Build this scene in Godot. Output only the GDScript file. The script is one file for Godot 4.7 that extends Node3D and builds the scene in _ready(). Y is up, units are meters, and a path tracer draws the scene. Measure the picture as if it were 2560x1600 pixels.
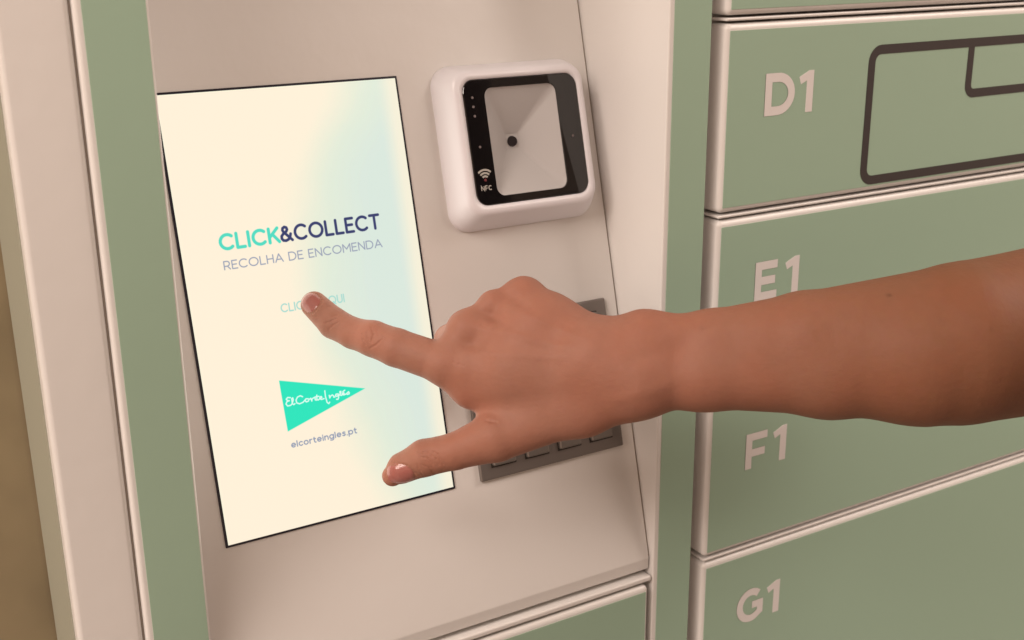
extends Node3D
# A parcel locker with a click-and-collect terminal; a bare right arm reaches in from the right and presses the touchscreen.
# Metres, y up; the locker faces +z, the front of its green posts is the plane z = 0.

const TILT := 0.248305                       # the terminal panel leans back by this angle
const PANEL_O := Vector3(0, 1.37310, -0.08385)  # a point on the panel: top edge of the touchscreen
var PU := Vector3(0, cos(TILT), -sin(TILT))  # up along the panel
var PN := Vector3(0, sin(TILT), cos(TILT))   # out of the panel

var white: StandardMaterial3D
var white_side: StandardMaterial3D
var vinyl: StandardMaterial3D
var lettering: StandardMaterial3D
var icon_ink: StandardMaterial3D

func _ready() -> void:
	# ---------------------------------------------------------------- camera, surroundings, lamps, exposure
	var cam := Camera3D.new()
	cam.name = "camera"
	cam.transform = Transform3D(Basis(Vector3(0.85970, -0.00951, 0.51073), Vector3(0.16334, 0.95247, -0.25721), Vector3(-0.48401, 0.30444, 0.82040)).orthonormalized(), Vector3(-0.44265, 1.45, 0.56271))
	cam.fov = 29.8905
	cam.near = 0.01
	cam.far = 60.0
	var lens := CameraAttributesPhysical.new()
	lens.frustum_focal_length = 44.96
	lens.frustum_focus_distance = 0.67
	lens.frustum_near = 0.01
	lens.frustum_far = 60.0
	lens.exposure_aperture = 16.0
	add_child(cam)
	cam.attributes = lens
	cam.current = true

	var env := Environment.new()
	env.background_mode = Environment.BG_COLOR
	env.background_color = Color(0.62, 0.52, 0.45)
	env.background_energy_multiplier = 2.5
	env.tonemap_mode = Environment.TONE_MAPPER_LINEAR
	env.tonemap_exposure = 1.0
	env.sdfgi_enabled = true
	env.ssao_enabled = true
	env.ssil_enabled = true
	var we := WorldEnvironment.new()
	we.name = "surroundings"
	we.environment = env
	add_child(we)

	ceiling_lamp(Vector3(-1.8, 2.72, 0.7), Vector2(1.2, 1.2), 5.0, "square ceiling lamp to the left above the terminal screen")
	ceiling_lamp(Vector3(-3.5, 2.72, 0.9), Vector2(1.2, 1.2), 7.5, "added square lamp farthest to the left, brightening the terminal recess and reader")  # added lamp: brightens the right post's inner side and the reader
	ceiling_lamp(Vector3(1.6, 2.72, 0.7), Vector2(1.0, 1.0), 3.0, "square ceiling lamp to the right above the lettered doors")
	ceiling_lamp(Vector3(1.5, 2.72, 2.2), Vector2(1.0, 1.0), 3.6, "added square lamp to the right, farther out, brightening the lettered doors")  # invented lamp that lifts the lettered doors on the right

	make_materials()
	# ---------------------------------------------------------------- the setting
	setting()
	# ---------------------------------------------------------------- the locker and the arm
	locker()
	arm()


# =====================================================================================  helpers

func tag(o: Node, label: String, category := "", group := "", kind := "") -> void:
	o.set_meta("label", label)
	if category: o.set_meta("category", category)
	if group: o.set_meta("group", group)
	if kind: o.set_meta("kind", kind)

func put(called: String, mesh: Mesh, mat: Material, parent: Node, at := Vector3.ZERO, basis := Basis()) -> MeshInstance3D:
	var o := MeshInstance3D.new()
	o.name = called
	o.mesh = mesh
	o.material_override = mat
	o.transform = Transform3D(basis, at)
	o.cast_shadow = GeometryInstance3D.SHADOW_CASTING_SETTING_ON
	parent.add_child(o, true)
	return o

func box(size: Vector3, r: float, steps := 3) -> ArrayMesh:
	# a box with rounded edges
	var st := SurfaceTool.new()
	st.begin(Mesh.PRIMITIVE_TRIANGLES)
	var h := size * 0.5
	r = minf(r, minf(h.x, minf(h.y, h.z)) * 0.98)
	var along := func(m: float) -> Array:
		var a := []
		for i in steps + 1: a.append(-m + r - r * tan(PI / 4.0 * (1.0 - float(i) / steps)))
		for i in steps + 1: a.append(m - r + r * tan(PI / 4.0 * float(i) / steps))
		return a
	var axes := [[0, 1, 2], [1, 2, 0], [2, 0, 1]]
	for ax in axes:
		var u: Array = along.call(h[ax[0]])
		var v: Array = along.call(h[ax[1]])
		for side in [-1.0, 1.0]:
			for i in u.size() - 1:
				for j in v.size() - 1:
					var quad := []
					for c in [[0, 0], [1, 0], [1, 1], [0, 1]]:
						var p := Vector3.ZERO
						p[ax[0]] = u[i + c[0]]
						p[ax[1]] = v[j + c[1]]
						p[ax[2]] = side * h[ax[2]]
						var q := Vector3(clampf(p.x, -h.x + r, h.x - r), clampf(p.y, -h.y + r, h.y - r), clampf(p.z, -h.z + r, h.z - r))
						var n := (p - q).normalized()
						quad.append([q + n * r, n])
					var order := [0, 2, 1, 0, 3, 2] if side > 0 else [0, 1, 2, 0, 2, 3]
					for k in order:
						st.set_normal(quad[k][1])
						st.add_vertex(quad[k][0])
	return st.commit()

func rounded_box(called: String, lo: Vector3, hi: Vector3, r: float, mat: Material, parent: Node, steps := 3) -> MeshInstance3D:
	return put(called, box(hi - lo, r, steps), mat, parent, (lo + hi) * 0.5)

func poly_ribbon(lines: Array, w: float, thick := 0.00025, closed := []) -> ArrayMesh:
	# flat strokes with mitred corners in the xy plane, thick towards +z
	var st := SurfaceTool.new()
	st.begin(Mesh.PRIMITIVE_TRIANGLES)
	for li in lines.size():
		var p: PackedVector2Array = lines[li]
		var n := p.size()
		var shut: bool = li < closed.size() and closed[li]
		var L := []
		var R := []
		for i in n:
			var d0 := Vector2.ZERO
			var d1 := Vector2.ZERO
			if i > 0 or shut: d0 = (p[i] - p[(i - 1 + n) % n]).normalized()
			if i < n - 1 or shut: d1 = (p[(i + 1) % n] - p[i]).normalized()
			if d0 == Vector2.ZERO: d0 = d1
			if d1 == Vector2.ZERO: d1 = d0
			var t := (d0 + d1).normalized()
			var m := Vector2(-t.y, t.x)
			var s := 0.5 * w / maxf(0.35, m.dot(Vector2(-d1.y, d1.x)))
			L.append(p[i] + m * s)
			R.append(p[i] - m * s)
		var last := n if shut else n - 1
		for i in last:
			var j := (i + 1) % n
			var a := Vector3(L[i].x, L[i].y, thick)
			var b := Vector3(L[j].x, L[j].y, thick)
			var c := Vector3(R[j].x, R[j].y, thick)
			var d := Vector3(R[i].x, R[i].y, thick)
			st.set_normal(Vector3(0, 0, 1))
			for q in [a, b, c, a, c, d]: st.add_vertex(q)
			var z := Vector3(0, 0, -thick)
			for e in [[b, a], [d, c]]:
				st.set_normal((e[0] - e[1]).cross(Vector3(0, 0, 1)).normalized())
				for q in [e[0], e[1], e[1] + z, e[0], e[1] + z, e[0] + z]: st.add_vertex(q)
	return st.commit()

func flat_shape(p: PackedVector2Array, thick: float) -> ArrayMesh:
	# a thin cut-out with its edges, outline counter-clockwise
	var st := SurfaceTool.new()
	st.begin(Mesh.PRIMITIVE_TRIANGLES)
	var idx := Geometry2D.triangulate_polygon(p)
	st.set_normal(Vector3(0, 0, 1))
	for t in range(0, idx.size(), 3):
		var q := [p[idx[t]], p[idx[t + 1]], p[idx[t + 2]]]
		var turn: float = (q[1] - q[0]).cross(q[2] - q[0])
		for k in ([0, 2, 1] if turn > 0 else [0, 1, 2]): st.add_vertex(Vector3(q[k].x, q[k].y, thick))
	for i in p.size():
		var a := Vector3(p[i].x, p[i].y, thick)
		var b := Vector3(p[(i + 1) % p.size()].x, p[(i + 1) % p.size()].y, thick)
		var z := Vector3(0, 0, -thick)
		st.set_normal((b - a).cross(Vector3(0, 0, 1)).normalized())
		for q in [a, b, b + z, a, b + z, a + z]: st.add_vertex(q)
	return st.commit()

func arc(c: Vector2, rx: float, ry: float, a0: float, a1: float, n := 10) -> PackedVector2Array:
	var p := PackedVector2Array()
	for i in n + 1:
		var a := deg_to_rad(lerpf(a0, a1, float(i) / n))
		p.append(c + Vector2(cos(a) * rx, sin(a) * ry))
	return p

func on_panel(x: float, s: float, h := 0.0) -> Vector3:
	return PANEL_O + Vector3(x, 0, 0) + PU * s + PN * h

func panel_basis() -> Basis:
	return Basis(Vector3(1, 0, 0), PU, PN)

func noise_tex(freq: float, seed_: int, oct := 3, size := 512) -> NoiseTexture2D:
	var n := FastNoiseLite.new()
	n.noise_type = FastNoiseLite.TYPE_SIMPLEX_SMOOTH
	n.seed = seed_
	n.frequency = freq
	n.fractal_octaves = oct
	var t := NoiseTexture2D.new()
	t.width = size
	t.height = size
	t.seamless = true
	t.noise = n
	return t

func paint(c: Color, rough: float, spec := 0.5, bump := 0.0, freq := 0.03, uv := 6.0) -> StandardMaterial3D:
	var m := StandardMaterial3D.new()
	m.albedo_color = c.linear_to_srgb()
	m.roughness = rough
	m.metallic_specular = spec
	if bump > 0.0:
		m.uv1_triplanar = true
		m.uv1_world_triplanar = true
		m.uv1_scale = Vector3.ONE * uv
		m.heightmap_enabled = true
		m.heightmap_texture = noise_tex(freq, 7)
		m.heightmap_scale = bump
	return m

func make_materials() -> void:
	white = paint(Color(0.74, 0.725, 0.705), 0.33, 0.5, 0.012, 0.02, 5.0)
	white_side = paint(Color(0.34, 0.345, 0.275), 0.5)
	vinyl = paint(Color(0.335, 0.475, 0.365), 0.42, 0.4, 0.006, 0.02, 4.0)
	lettering = paint(Color(0.74, 0.71, 0.70), 0.5, 0.4)
	icon_ink = paint(Color(0.050, 0.042, 0.042), 0.5, 0.4)

# =====================================================================================  lamps and setting

func ceiling_lamp(at: Vector3, size: Vector2, energy: float, label: String) -> void:
	var o := Node3D.new()
	o.name = "ceiling_lamp"
	o.position = at
	add_child(o, true)
	tag(o, label, "ceiling lamp", "square lamps in the ceiling")
	var tint := Color(1.0, 0.84, 0.74)
	var frame_m := paint(Color(0.7, 0.7, 0.7), 0.4)
	for e in [[Vector3(size.x + 0.06, 0.05, 0.03), Vector3(0, 0, size.y * 0.5 + 0.016)], [Vector3(size.x + 0.06, 0.05, 0.03), Vector3(0, 0, -size.y * 0.5 - 0.016)], [Vector3(0.03, 0.05, size.y), Vector3(size.x * 0.5 + 0.016, 0, 0)], [Vector3(0.03, 0.05, size.y), Vector3(-size.x * 0.5 - 0.016, 0, 0)]]:
		put("frame", box(e[0], 0.004, 2), frame_m, o, e[1])
	var glow := StandardMaterial3D.new()
	glow.albedo_color = Color(0.8, 0.8, 0.8)
	glow.emission_enabled = true
	glow.emission = tint.linear_to_srgb()
	glow.emission_energy_multiplier = 1.2
	put("diffuser", box(Vector3(size.x, 0.02, size.y), 0.003, 1), glow, o)
	var l := AreaLight3D.new()
	l.name = "lamp_light"
	l.area_size = size
	l.light_color = tint.linear_to_srgb()
	l.light_energy = energy
	l.shadow_enabled = true
	l.transform = Transform3D(Basis(Vector3(1, 0, 0), -PI / 2), Vector3(0, -0.02, 0))
	o.add_child(l, true)

func setting() -> void:
	var fm := paint(Color(0.27, 0.245, 0.225), 0.35, 0.5)
	var floor_ := put("floor", box(Vector3(12, 0.1, 12), 0.002, 1), fm, self, Vector3(0, -0.05, 2.0))
	tag(floor_, "pale stone floor in front of the lockers", "", "", "structure")
	var cm := paint(Color(0.62, 0.60, 0.57), 0.9)
	var ceil_ := put("ceiling", box(Vector3(12, 0.1, 12), 0.002, 1), cm, self, Vector3(0, 2.80, 2.0))
	tag(ceil_, "plain ceiling over the lockers", "", "", "structure")
	var wm := paint(Color(0.44, 0.37, 0.25), 0.75, 0.3)
	wm.albedo_texture = streaks()
	wm.uv1_triplanar = true
	wm.uv1_world_triplanar = true
	wm.uv1_scale = Vector3(1.3, 1.3, 1.3)
	var wall := put("wall", box(Vector3(3.0, 2.75, 0.12), 0.002, 1), wm, self, Vector3(-1.861, 1.375, -0.14))
	tag(wall, "brown wall beside the left edge of the locker", "", "", "structure")
	var wall2 := put("wall", box(Vector3(3.0, 2.75, 0.12), 0.002, 1), wm, self, Vector3(1.993, 1.375, -0.14))
	tag(wall2, "brown wall beyond the right edge of the locker", "", "", "structure")

func streaks() -> ImageTexture:
	var im := Image.create(256, 256, false, Image.FORMAT_RGB8)
	var n := FastNoiseLite.new()
	n.seed = 11
	n.frequency = 0.012
	n.fractal_octaves = 4
	for y in 256:
		for x in 256:
			var v := 0.86 + 0.14 * n.get_noise_3d(128.0 * cos(TAU * x / 256.0), 128.0 * sin(TAU * x / 256.0) , 2.4 * y)
			im.set_pixel(x, y, Color(v, v * 0.985, v * 0.95))
	return ImageTexture.create_from_image(im)

# =====================================================================================  the locker

const DX0 := 0.0378
const DX1 := 0.4532
const DZ := 0.0020

func locker() -> void:
	var o := Node3D.new()
	o.name = "parcel_locker"
	add_child(o)
	tag(o, "sage green and white parcel locker with sloped touchscreen terminal and lettered doors", "parcel locker")
	# bodies behind the doors
	rounded_box("cabinet_body", Vector3(-0.3335, 0.0, -0.60), Vector3(0.0275, 1.95, -0.185), 0.003, white, o)
	rounded_box("cabinet_body", Vector3(0.0284, 0.0, -0.60), Vector3(0.4905, 1.95, -0.0185), 0.002, white, o)
	rounded_box("plinth", Vector3(-0.297, 0.0, -0.186), Vector3(-0.005, 0.09, -0.02), 0.003, white, o)
	# the white edge post, then the two green ones
	rounded_box("edge_post", Vector3(-0.3645, 0.0, -0.0790), Vector3(-0.3327, 1.95, -0.003), 0.0030, white, o)
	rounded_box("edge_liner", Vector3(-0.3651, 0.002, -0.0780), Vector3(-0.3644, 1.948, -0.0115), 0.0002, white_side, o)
	var lp := rounded_box("post", Vector3(-0.3318, 0.0, -0.186), Vector3(-0.2987, 1.95, 0.0), 0.0022, white, o)
	sheet("green_vinyl", Vector2(-0.3283, 0.002), Vector2(-0.3002, 1.948), 0.0, vinyl, lp)
	var rp := rounded_box("post", Vector3(-0.0037, 0.0, -0.186), Vector3(0.0280, 1.95, 0.0), 0.0012, white, o)
	sheet("green_vinyl", Vector2(-0.0002, 0.002), Vector2(0.0272, 1.948), 0.0, vinyl, rp)
	var fp := rounded_box("post", Vector3(0.4562, 0.0, -0.0180), Vector3(0.4880, 1.95, 0.0), 0.0012, white, o)
	sheet("green_vinyl", Vector2(0.4572, 0.002), Vector2(0.4850, 1.948), 0.0, vinyl, fp)
	rounded_box("top_rail", Vector3(-0.2980, 1.72, -0.184), Vector3(-0.0045, 1.95, -0.002), 0.003, white, o)

	# lettered doors
	var pitch := 0.11951
	var top := 1.39564 + pitch
	var names := ["", "D1", "E1", "F1", "G1"]
	for k in 5:
		var y1 := top - pitch * k
		var tall := 0.10725
		if k == 4: tall = 0.233
		door(o, DX0, DX1, y1 + 0.004, y1 - tall - 0.0035, DZ, names[k])
		rounded_box("door_rail", Vector3(DX0 + 0.0003, y1 + 0.00545, -0.0182), Vector3(DX1, y1 + 0.00730, DZ - 0.0006), 0.0008, white, o, 2)
	door(o, DX0, DX1, 1.74, top + 0.0121, DZ, "")
	door(o, DX0, DX1, 0.787, 0.43, DZ, "")
	door(o, DX0, DX1, 0.425, 0.06, DZ, "")
	# the door and its rail under the terminal panel
	rounded_box("door_rail", Vector3(-0.2978, 1.04080, -0.02), Vector3(-0.0050, 1.04450, 0.0), 0.0012, white, o, 2)
	door(o, -0.2960, -0.0078, 1.0388, 0.60, 0.0012, "", -0.02)
	door(o, -0.2960, -0.0078, 0.595, 0.10, 0.0012, "", -0.02)
	rounded_box("door_back", Vector3(-0.2980, 0.092, -0.05), Vector3(-0.0043, 1.040, -0.0215), 0.001, white, o, 1)
	var seam_tone := paint(Color(0.40, 0.35, 0.31), 0.6, 0.3)  # strips added to soften the dark gaps, coloured like half-shaded seams
	rounded_box("added_seam_strip", Vector3(-0.3327, 0.0, -0.070), Vector3(-0.3319, 1.95, -0.0050), 0.0002, seam_tone, o, 1)
	put("added_seam_strip", box(Vector3(0.0014, 0.70, 0.004), 0.0002, 1), seam_tone, o, on_panel(-0.00445, 0.024, -0.0031), panel_basis())
	terminal_panel(o)
	touchscreen(o)
	code_reader(o)
	keypad(o)

func sheet(called: String, lo: Vector2, hi: Vector2, z: float, mat: Material, parent: MeshInstance3D, t := 0.0003) -> MeshInstance3D:
	# a film stuck on a flat face; parent stands in the locker's coordinates
	var c := Vector3((lo.x + hi.x) * 0.5, (lo.y + hi.y) * 0.5, z + t * 0.5 - 0.00005)
	return put(called, box(Vector3(hi.x - lo.x, hi.y - lo.y, t + 0.0001), t * 0.3, 1), mat, parent, c - parent.position)

func door(o: Node3D, x0: float, x1: float, y1: float, y0: float, z: float, mark: String, back := -0.0182) -> void:
	var leaf := rounded_box("locker_door", Vector3(x0, y0, back), Vector3(x1, y1, z), 0.0036, white, o, 4)
	sheet("green_vinyl", Vector2(x0 + 0.0026, y0 + 0.0034), Vector2(x1 - 0.0026, y1 - 0.0041), z, vinyl, leaf, 0.0003)
	if mark == "":
		return
	leaf.set_meta("label", "green locker door marked " + mark + (" with a dark box outline" if mark == "D1" else ""))
	var ytop := y1 - 0.004
	var base := Vector3(x0 + 0.0322, ytop - 0.0529 - (0.0012 if mark == "G1" else 0.0), z + 0.0003) - leaf.position
	var L := letter_lines(mark[0])
	put("letter", poly_ribbon(L[0], 0.0055, 0.0002, L[1]), lettering, leaf, base)
	var adv: float = {"D": 0.0281, "E": 0.0260, "F": 0.0245, "G": 0.0276}[mark[0]]
	var one := PackedVector2Array([Vector2(0.0062, 0), Vector2(0.0118, 0), Vector2(0.0118, 0.02596), Vector2(0.0078, 0.02596), Vector2(-0.0004, 0.0222), Vector2(0.0012, 0.0177), Vector2(0.0062, 0.0198)])
	put("numeral", flat_shape(one, 0.0002), lettering, leaf, base + Vector3(adv, 0, 0))
	if mark == "D1":
		var l := Vector3(0, 0, z + 0.0003) - leaf.position
		var w := 0.0060
		var bx0 := 0.15744 + w * 0.5
		var bx1 := 0.4330 - w * 0.5
		var by1 := 1.38113 - w * 0.5
		var by0 := 1.28946 + w * 0.5
		var rr := 0.0078
		var ol := PackedVector2Array()
		ol.append_array(arc(Vector2(bx0 + rr, by1 - rr), rr, rr, 180, 90, 6))
		ol.append_array(arc(Vector2(bx1 - rr, by1 - rr), rr, rr, 90, 0, 6))
		ol.append_array(arc(Vector2(bx1 - rr, by0 + rr), rr, rr, 0, -90, 6))
		ol.append_array(arc(Vector2(bx0 + rr, by0 + rr), rr, rr, -90, -180, 6))
		put("box_outline", poly_ribbon([ol], w, 0.0002, [true]), icon_ink, leaf, l)
		var tx0 := 0.25554
		var tx1 := 0.3350
		var ty := 1.34352
		var tape := PackedVector2Array([Vector2(tx0, by1 - w * 0.5)])
		tape.append_array(arc(Vector2(tx0 + 0.006, ty + 0.006), 0.006, 0.006, 180, 270, 6))
		tape.append_array(arc(Vector2(tx1 - 0.006, ty + 0.006), 0.006, 0.006, 270, 360, 6))
		tape.append(Vector2(tx1, by1 - w * 0.5))
		put("tape_outline", poly_ribbon([tape], 0.0060, 0.0002), icon_ink, leaf, l)

func letter_lines(c: String) -> Array:
	# strokes of a letter 25 mm tall, and which of them are closed
	var w := 0.0055
	var h := 0.02596
	var m := w * 0.5
	match c:
		"D":
			var p := PackedVector2Array([Vector2(m, m), Vector2(m, h - m), Vector2(0.0105, h - m)])
			p.append_array(arc(Vector2(0.0105, h * 0.5), 0.0112, h * 0.5 - m, 82, -82, 14))
			p.append(Vector2(0.0105, m))
			return [[p], [true]]
		"E":
			return [[PackedVector2Array([Vector2(m, 0), Vector2(m, h)]), PackedVector2Array([Vector2(w, m), Vector2(0.0190, m)]), PackedVector2Array([Vector2(w, h * 0.5), Vector2(0.0172, h * 0.5)]), PackedVector2Array([Vector2(w, h - m), Vector2(0.0187, h - m)])], []]
		"F":
			return [[PackedVector2Array([Vector2(m, 0), Vector2(m, h)]), PackedVector2Array([Vector2(w, h * 0.44), Vector2(0.0170, h * 0.44)]), PackedVector2Array([Vector2(w, h - m), Vector2(0.0187, h - m)])], []]
		"G":
			var p := arc(Vector2(0.0125, h * 0.5), 0.0102, h * 0.5 - m + 0.0003, 48, 312, 18)
			p.append_array(PackedVector2Array([Vector2(0.0212, 0.0062), Vector2(0.0212, 0.0128), Vector2(0.0136, 0.0128)]))
			return [[p], []]
	return [[], []]

func terminal_panel(o: Node3D) -> void:
	# a bent sheet: slope, rounded fold, short upright lip
	var prof := []   # [y, z, ny, nz]
	var xs := [-0.2974, -0.0052]
	var top := on_panel(0, 0.36)
	prof.append([top.y, top.z, PN.y, PN.z])
	var f := on_panel(0, -0.3262)
	var r := 0.0048
	var c := f - PN * r
	for i in 7:
		var a := lerpf(PI / 2 - TILT, PI / 2 + 0.06, i / 6.0)    # angle measured from +y towards +z
		prof.append([c.y + cos(a) * r, c.z + sin(a) * r, cos(a), sin(a)])
	var lastp = prof[-1]
	prof.append([1.0487, lastp[1] - 0.0004, lastp[2], lastp[3]])
	prof.append([1.0478, lastp[1] - 0.0012, -0.8, 0.6])
	prof.append([1.0476, lastp[1] - 0.0180, -1.0, 0.0])
	var st := SurfaceTool.new()
	st.begin(Mesh.PRIMITIVE_TRIANGLES)
	for i in prof.size() - 1:
		var a = prof[i]
		var b = prof[i + 1]
		var q := [[Vector3(xs[0], a[0], a[1]), a], [Vector3(xs[1], a[0], a[1]), a], [Vector3(xs[1], b[0], b[1]), b], [Vector3(xs[0], b[0], b[1]), b]]
		for k in [0, 1, 2, 0, 2, 3]:
			st.set_normal(Vector3(0, q[k][1][2], q[k][1][3]).normalized())
			st.add_vertex(q[k][0])
	# back of the sheet and its ends
	var back := []
	for p in prof: back.append(Vector2(p[0] - p[2] * 0.002, p[1] - p[3] * 0.002))
	for e in 2:
		for i in prof.size() - 1:
			var q := [Vector3(xs[e], prof[i][0], prof[i][1]), Vector3(xs[e], prof[i + 1][0], prof[i + 1][1]), Vector3(xs[e], back[i + 1].x, back[i + 1].y), Vector3(xs[e], back[i].x, back[i].y)]
			st.set_normal(Vector3(-1 if e == 0 else 1, 0, 0))
			for k in ([0, 1, 2, 0, 2, 3] if e == 0 else [0, 2, 1, 0, 3, 2]): st.add_vertex(q[k])
	for i in prof.size() - 1:
		var q := [Vector3(xs[0], back[i].x, back[i].y), Vector3(xs[0], back[i + 1].x, back[i + 1].y), Vector3(xs[1], back[i + 1].x, back[i + 1].y), Vector3(xs[1], back[i].x, back[i].y)]
		st.set_normal(-PN)
		for k in [0, 1, 2, 0, 2, 3]: st.add_vertex(q[k])
	put("terminal_panel", st.commit(), white, o)

# --------------------------------------------------------------------------------- touchscreen

const SX0 := -0.2803
const SX1 := -0.1383
const SH := 0.2478
const PPM := 5000.0     # texture pixels per metre

func touchscreen(o: Node3D) -> void:
	var black := paint(Color(0.020, 0.018, 0.030), 0.25, 0.4)
	var c := on_panel((SX0 + SX1) * 0.5, -SH * 0.5, 0.0002)
	var s := put("touchscreen", box(Vector3(SX1 - SX0, SH, 0.0012), 0.0004, 2), black, o, c, panel_basis())
	s.set_meta("label", "lit touchscreen with a thin black rim")
	var m := StandardMaterial3D.new()
	m.albedo_color = Color(0.02, 0.02, 0.02)
	m.roughness = 0.35
	m.metallic_specular = 0.25
	m.emission_enabled = true
	m.emission_texture = screen_picture()
	m.emission_operator = BaseMaterial3D.EMISSION_OP_MULTIPLY
	m.emission = Color.WHITE
	m.emission_energy_multiplier = 1.0
	m.texture_repeat = false
	var rim := 0.0014
	var st := SurfaceTool.new()
	st.begin(Mesh.PRIMITIVE_TRIANGLES)
	var w := (SX1 - SX0) * 0.5 - rim
	var h := SH * 0.5 - rim
	var q := [Vector3(-w, h, 0), Vector3(w, h, 0), Vector3(w, -h, 0), Vector3(-w, -h, 0)]
	var uv := [Vector2(0, 0), Vector2(1, 0), Vector2(1, 1), Vector2(0, 1)]
	for k in [0, 1, 2, 0, 2, 3]:
		st.set_normal(Vector3(0, 0, 1))
		st.set_uv(uv[k])
		st.add_vertex(q[k])
	var disp := put("display", st.commit(), m, s, Vector3(0, 0, 0.0008))
	disp.set_meta("label", "bright display with teal and navy text and a green triangle")
	var l := AreaLight3D.new()
	l.name = "display_light"
	l.area_size = Vector2(w * 2, h * 2)
	l.light_color = Color(1.0, 0.95, 0.90)
	l.light_energy = 0.010
	l.shadow_enabled = true
	l.transform = Transform3D(Basis(Vector3(0, 1, 0), PI), Vector3(0, 0, 0.0015))
	s.add_child(l, true)

var pic: Image

func screen_picture() -> ImageTexture:
	var W := int((SX1 - SX0 - 0.002) * PPM)
	var H := int((SH - 0.002) * PPM)
	pic = Image.create(W, H, false, Image.FORMAT_RGB8)
	var cream := Color(1.0, 0.949, 0.851)
	var mint := Color(0.895, 0.930, 0.855)
	var blue := Color(0.860, 0.914, 0.874)
	var n := FastNoiseLite.new()
	n.seed = 3
	n.frequency = 0.006
	var small := Image.create(142, 248, false, Image.FORMAT_RGB8)
	for y in 248:
		for x in 142:
			var u := x / 141.0
			var v := y / 247.0
			var edge := 0.50 + 0.20 * exp(-pow(v / 0.16, 2.0)) - 0.10 * sin(PI * v) + 0.16 * pow(v, 3.0) + 0.05 * n.get_noise_2d(x * 2.0, y * 2.0)
			var t := smoothstep(edge - 0.04, edge + 0.20, u)
			var k := smoothstep(edge + 0.10, edge + 0.42, u) * (1.0 - 0.6 * smoothstep(0.93, 1.0, u))
			small.set_pixel(x, y, cream.lerp(mint, t).lerp(blue, k).lerp(cream, 0.75 * smoothstep(0.90, 0.995, u)))  # viewing-angle tint and edge halo painted into the picture
	small.resize(W, H, Image.INTERPOLATE_CUBIC)
	pic.copy_from(small)
	var teal := Color(0.33, 0.87, 0.765)
	var navy := Color(0.235, 0.255, 0.430)
	var grey := Color(0.60, 0.63, 0.71)
	text("CLICK", -0.2573, -0.0862, 0.0077, 0.0332, 0.00175, teal)
	text("&COLLECT", -0.2226, -0.0862, 0.0077, 0.0598, 0.00155, navy)
	text("RECOLHA DE ENCOMENDA", -0.2572, -0.0973, 0.0044, 0.0942, 0.00062, grey)
	text("CLIQUE AQUI", -0.2290, -0.1253, 0.0043, 0.0378, 0.00070, Color(0.66, 0.86, 0.82))
	var g := Color(0.19, 0.905, 0.745)
	triangle([Vector2(-0.2367, -0.1628), Vector2(-0.1866, -0.1770), Vector2(-0.2361, -0.1920)], g)
	script_mark()
	text("elcorteingles.pt", -0.2352, -0.2014, 0.0031, 0.0395, 0.00062, Color(0.56, 0.60, 0.70))
	return ImageTexture.create_from_image(pic)

func px(x: float, s: float) -> Vector2:
	return Vector2((x - SX0 - 0.001) * PPM, (-s - 0.001) * PPM)

func triangle(p: Array, col: Color) -> void:
	var a := px(p[0].x, p[0].y)
	var b := px(p[1].x, p[1].y)
	var c := px(p[2].x, p[2].y)
	var lo := a.min(b).min(c).floor()
	var hi := a.max(b).max(c).ceil()
	for y in range(int(lo.y), int(hi.y) + 1):
		for x in range(int(lo.x), int(hi.x) + 1):
			var q := Vector2(x + 0.5, y + 0.5)
			var d := 1e9
			for e in [[a, b], [b, c], [c, a]]:
				var t: Vector2 = (e[1] - e[0]).normalized()
				d = minf(d, (q - e[0]).dot(Vector2(-t.y, t.x)))
			var cov := clampf(d / 2.0 + 0.5, 0.0, 1.0)
			if cov > 0.0: pic.set_pixel(x, y, pic.get_pixel(x, y).lerp(col, cov))

func strokes(lines: Array, w: float, col: Color) -> void:
	# lines in panel metres; w in metres
	var r := w * 0.5 * PPM
	var cover := {}
	for l in lines:
		for i in l.size() - 1:
			var a := px(l[i].x, l[i].y)
			var b := px(l[i + 1].x, l[i + 1].y)
			var lo := a.min(b) - Vector2.ONE * (r + 2)
			var hi := a.max(b) + Vector2.ONE * (r + 2)
			var ab := b - a
			var den := maxf(ab.length_squared(), 1e-6)
			for y in range(int(lo.y), int(hi.y) + 1):
				for x in range(int(lo.x), int(hi.x) + 1):
					var q := Vector2(x + 0.5, y + 0.5) - a
					var d := (q - ab * clampf(q.dot(ab) / den, 0.0, 1.0)).length()
					var cov := clampf((r - d) / 1.6 + 0.5, 0.0, 1.0)
					if cov > 0.0:
						var key := Vector2i(x, y)
						cover[key] = maxf(cov, cover.get(key, 0.0))
	for key in cover:
		if key.x >= 0 and key.y >= 0 and key.x < pic.get_width() and key.y < pic.get_height():
			pic.set_pixel(key.x, key.y, pic.get_pixel(key.x, key.y).lerp(col, cover[key]))

func text(t: String, x: float, s: float, cap: float, width: float, w: float, col: Color) -> void:
	var total := 0.0
	var gap := 0.17 + 0.55 * w / cap
	for i in t.length():
		total += glyph(t[i])[0] + (gap if i < t.length() - 1 else 0.0)
	var kx := width / total
	var at := x
	var lines := []
	for i in t.length():
		var g := glyph(t[i])
		for l in g[1]:
			var p := PackedVector2Array()
			for q in l: p.append(Vector2(at + q.x * kx, s + q.y * cap))
			lines.append(p)
		at += (g[0] + gap) * kx
	strokes(lines, w, col)

func V(a: Array) -> PackedVector2Array:
	var p := PackedVector2Array()
	for i in range(0, a.size(), 2): p.append(Vector2(a[i], a[i + 1]))
	return p

func joined(parts: Array) -> PackedVector2Array:
	var p := PackedVector2Array()
	for a in parts: p.append_array(a)
	return p

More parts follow.
